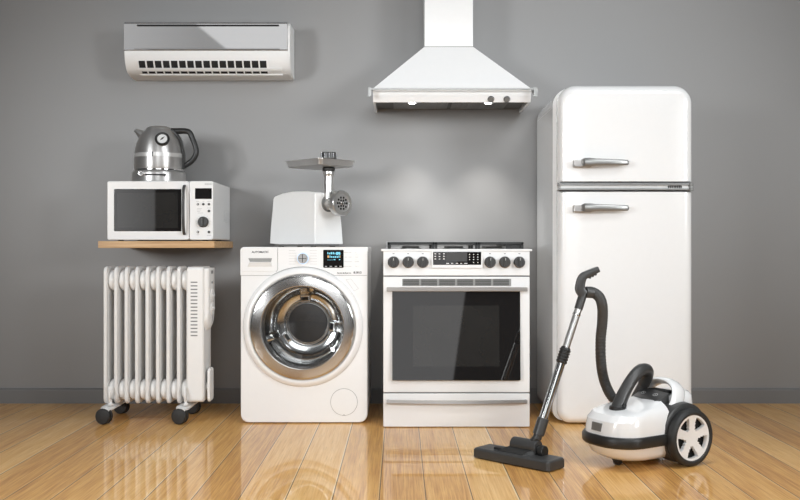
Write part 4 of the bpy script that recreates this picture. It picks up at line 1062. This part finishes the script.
    hs += [Wi(618, 405, 3.86), Wi(609.5, 393, 3.85), Wi(603.8, 379, 3.83), Wi(601.0, 362, 3.80), Wi(600.6, 340, 3.77), Wi(602.3, 322, 3.74), Wi(602.4, 307, 3.71), Wi(599.2, 297, 3.69), Wi(592.5, 292.3, 3.68), Wi(586.5, 292, 3.675)]
    H = catmull(hs, 26); n = len(H); bm = nb()
    tube(bm, H, .02, 18, rfun=lambda s: .0205 + .0011 * math.sin(s * n * 2 * PI / 4.0)); obj('hose', bm, M['hose'], t, 60)
    bm = nb(); cyl(bm, Wi(585.5, 292, 3.675), Wi(593.2, 292.6, 3.68), .0225, .003, 24); obj('hose_cuff', bm, M['dark'], t)
    # wand
    wb, wt = Wi(539, 432, 3.6), Wi(582.5, 296, 3.675)
    def along(s): return wb.lerp(wt, s)
    ax = (wt - wb).normalized()
    bm = nb(); cyl(bm, along(.02), along(.62), .0172, .001, 28); wd = obj('wand', bm, M['tube_steel'], t)
    bm = nb(); cyl(bm, along(.55), along(.97), .0145, .001, 28); obj('inner_tube', bm, M['satin'], wd)
    bm = nb(); L = [(.0185, 0), (.0195, .003)]
    q = .003
    for k in range(5): L += [(.0195, q), (.0225, q + .003), (.0225, q + .007), (.0195, q + .009)]; q += .0115
    L += [(.0185, q + .003)]
    lathe(bm, L, along(.50), ax, 28); obj('telescopic_collar', bm, M['black'], wd)
    bm = nb(); cyl(bm, along(-.02), along(.10), .0225, .002, 28); cyl(bm, along(-.05), along(.03), .0175, .002, 24); obj('lower_sleeve', bm, M['dark'], wd)
    bm = nb(); cyl(bm, along(.855), along(.868), .0162, .001, 24); obj('tube_ring', bm, M['chrome'], wd)
    bm = nb(); cyl(bm, along(.90), along(1.03), .0168, .003, 24); gs = obj('grip_socket', bm, M['dark'], wd)
    # grip
    k3 = 3.675
    bm = nb()
    gp = [Wi(583.2, 294.5, k3), Wi(580.0, 289.5, k3), Wi(580.3, 284, k3), Wi(582.4, 277.6, k3), Wi(586.2, 274.5, k3), Wi(592, 271.8, k3), Wi(598.3, 269.2, k3)]
    ribbon(bm, catmull(gp, 5), (0, .021, 0), lambda s: .037 - .015 * s); gr = obj('grip', bm, M['dark'], t, 50)
    bm = nb()
    for px, py in ((589.5, 277.3), (592.2, 275.8), (595, 274.2)):
        p = Wi(px, py, k3); cyl(bm, p + Vector((0, -.012, 0)), p + Vector((0, .012, 0)), .0055, .001, 12)
    obj('grip_teeth', bm, M['dark'], gr)
    # floor head
    hc = Vector((.457, -1.378, 0)); ha = math.atan2(-.688, .725)
    HW = Matrix.Translation(hc) @ Matrix.Rotation(ha, 4, 'Z')
    def ph(name, bm, mat, par, **k):
        bm.transform(HW); return obj(name, bm, mat, par, **k)
    bm = nb()
    def hl(ins, z, r=.014): return [(x, y, z) for x, y in rrect(-.182 + ins, .182 - ins, -.056 + ins, .056 - ins, max(r - ins, .003), 5)]
    loops_mesh(bm, [hl(.004, .003), hl(0, .006), hl(0, .033), hl(.004, .039), hl(.010, .042)]); fh = ph('floor_head', bm, M['dark'], t)
    bm = nb()
    loops_mesh(bm, [[(x, y, .0004) for x, y in rrect(-.168, .168, -.046, .046, .01, 4)], [(x, y, .004) for x, y in rrect(-.168, .168, -.046, .046, .01, 4)]]); ph('brush_strip', bm, M['rubber'], fh)
    bm = nb(); cyl(bm, (-.038, .022, .066), (.082, .022, .066), .029, .005, 36); box(bm, -.034, .078, .0, .05, .034, .062, .004); nk = ph('swivel_neck', bm, M['dark'], fh)
    bm = nb(); cyl(bm, (.083, .022, .060), (.088, .022, .060), .016, .001, 24); cyl(bm, (.089, .022, .056), (.112, .022, .056), .023, .004, 30); ph('side_wheel', bm, M['black'], nk)
    bm = nb(); loops_mesh(bm, [[(-.075, -.040, .040), (.055, -.040, .040), (.078, .0, .040), (-.034, .0, .040)], [(-.068, -.036, .046), (.050, -.036, .046), (.078, .004, .064), (-.034, .004, .064)]]); ph('front_plate', bm, M['black'], fh)
    bm = nb(); box(bm, -.105, -.055, -.02, .018, .036, .051, .005); ph('foot_pedal', bm, M['black'], fh)
    # joint from the neck to the wand
    nw = HW @ Vector((.045, .022, .070))
    bm = nb(); tube(bm, catmull([nw, nw.lerp(along(-.05), .5) + Vector((0, 0, .004)), along(-.04), along(.0)], 5), .0165, 18); obj('neck_joint', bm, M['black'], t)
vacuum()

# ------------------------------------------------------------------ camera
cd = bpy.data.cameras.new('camera'); cam = bpy.data.objects.new('camera', cd); C.objects.link(cam)
cam.location = (0, YC, HZ); cam.rotation_euler = (PI / 2, 0, 0)
cd.sensor_fit = 'HORIZONTAL'; cd.sensor_width = 36; cd.lens = F / 800 * 36; cd.shift_y = -4 / 800; cd.clip_end = 100
bpy.context.scene.camera = cam

# ------------------------------------------------------------------ light
def area(name, loc, target, sx, sy, power, col=(.955, .985, 1.0), spread=180):
    ld = bpy.data.lights.new(name, 'AREA'); ld.shape = 'RECTANGLE'; ld.size = sx; ld.size_y = sy; ld.energy = power; ld.color = col; ld.spread = math.radians(spread)
    o = bpy.data.objects.new(name, ld); C.objects.link(o); o.location = loc
    o.rotation_euler = (Vector(target) - Vector(loc)).to_track_quat('-Z', 'Y').to_euler(); return o
area('key_softbox', (5.2, -6.0, 2.15), (.0, 0, 1.25), 1.5, 1.5, 12.5, spread=36)
area('high_softbox', (2.6, -5.0, 4.3), (.2, -.6, .3), 1.6, 1.6, 19, spread=75)
area('centre_fill', (.2, -6.2, 2.6), (.5, 0, 1.45), 2.2, 1.4, 6.2, spread=50)  # unseen fill added to make the wall glow at its centre
area('low_front_fill', (.2, -6.2, 1.5), (0, -.3, .7), 2.4, 1.0, 17)  # unseen frontal fill, added for overall brightness
area('left_fill', (-4.0, -5.6, 1.8), (-.1, -.3, 1.05), 1.2, 1.2, 16, spread=48)  # fill added from the left for steel streaks and dim side faces
area('floor_fill', (0, -2.3, 3.9), (0, -2.2, 0), 4.6, .8, 22, spread=60)  # added overhead light, brightens the floor but spares the wall

wd = bpy.data.worlds.new('studio'); bpy.context.scene.world = wd; wd.use_nodes = True
nt = wd.node_tree; N, L = nt.nodes, nt.links
def mth(op, a, b=None, clamp=False):
    n = N.new('ShaderNodeMath'); n.operation = op; n.use_clamp = clamp
    for i, v in enumerate((a, b)):
        if v is None: continue
        if isinstance(v, (int, float)): n.inputs[i].default_value = v
        else: L.new(v, n.inputs[i])
    return n.outputs[0]
def step(v, e, soft=.01): return mth('DIVIDE', mth('SUBTRACT', v, e - soft), 2 * soft, True)
tc = N.new('ShaderNodeTexCoord'); sp = N.new('ShaderNodeSeparateXYZ'); L.new(tc.outputs['Generated'], sp.inputs[0])
X, Y, Z = sp.outputs
front = step(mth('MULTIPLY', Y, -1), .05, .05)
den = mth('MAXIMUM', mth('MULTIPLY', Y, -1), .05)
u = mth('DIVIDE', X, den); v = mth('DIVIDE', Z, den)
base = mth('ADD', .05, mth('MULTIPLY', step(Z, .25, .40), .09))
# bright patches added to the world for reflections: high slanted, low ahead, far left
def band(x, lo, hi, soft): return mth('MULTIPLY', step(x, lo, soft), mth('SUBTRACT', 1, step(x, hi, soft)))
glow_edge = step(mth('ADD', u, mth('MULTIPLY', mth('SUBTRACT', v, .22), 1.0)), -.197, .002)
hiL = mth('MULTIPLY', mth('ADD', .28, mth('MULTIPLY', step(mth('MULTIPLY', u, -1), .27, .06), .30)), mth('SUBTRACT', 1, glow_edge))
glowA = mth('MULTIPLY', mth('MULTIPLY', band(v, .165, .30, .01), band(u, -.36, -.06, .01)), mth('ADD', hiL, mth('MULTIPLY', glow_edge, .85)))
glow_edge2 = mth('SUBTRACT', 1, step(mth('SUBTRACT', u, mth('MULTIPLY', v, .146)), .0633, .001))
glowB = mth('MULTIPLY', mth('MULTIPLY', glow_edge2, band(v, -.11, .075, .01)), band(u, -.05, .2, .01))
glowC = mth('MULTIPLY', mth('ADD', .9, mth('MULTIPLY', step(mth('MULTIPLY', u, -1), .29, .03), 1.2)), mth('MULTIPLY', band(u, -.37, -.262, .001), band(v, -.03, .10, .01)))
tot = mth('ADD', base, mth('MULTIPLY', front, mth('ADD', glowA, mth('ADD', mth('MULTIPLY', glowB, 1.25), glowC))))
bg = N['Background']; L.new(tot, bg.inputs['Strength']); bg.inputs['Color'].default_value = (.985, .99, 1, 1)

sc = bpy.context.scene
sc.view_settings.view_transform = 'Standard'; sc.view_settings.look = 'None'; sc.view_settings.gamma = 1; sc.view_settings.use_curve_mapping = False
sc.view_settings.exposure = -0.13
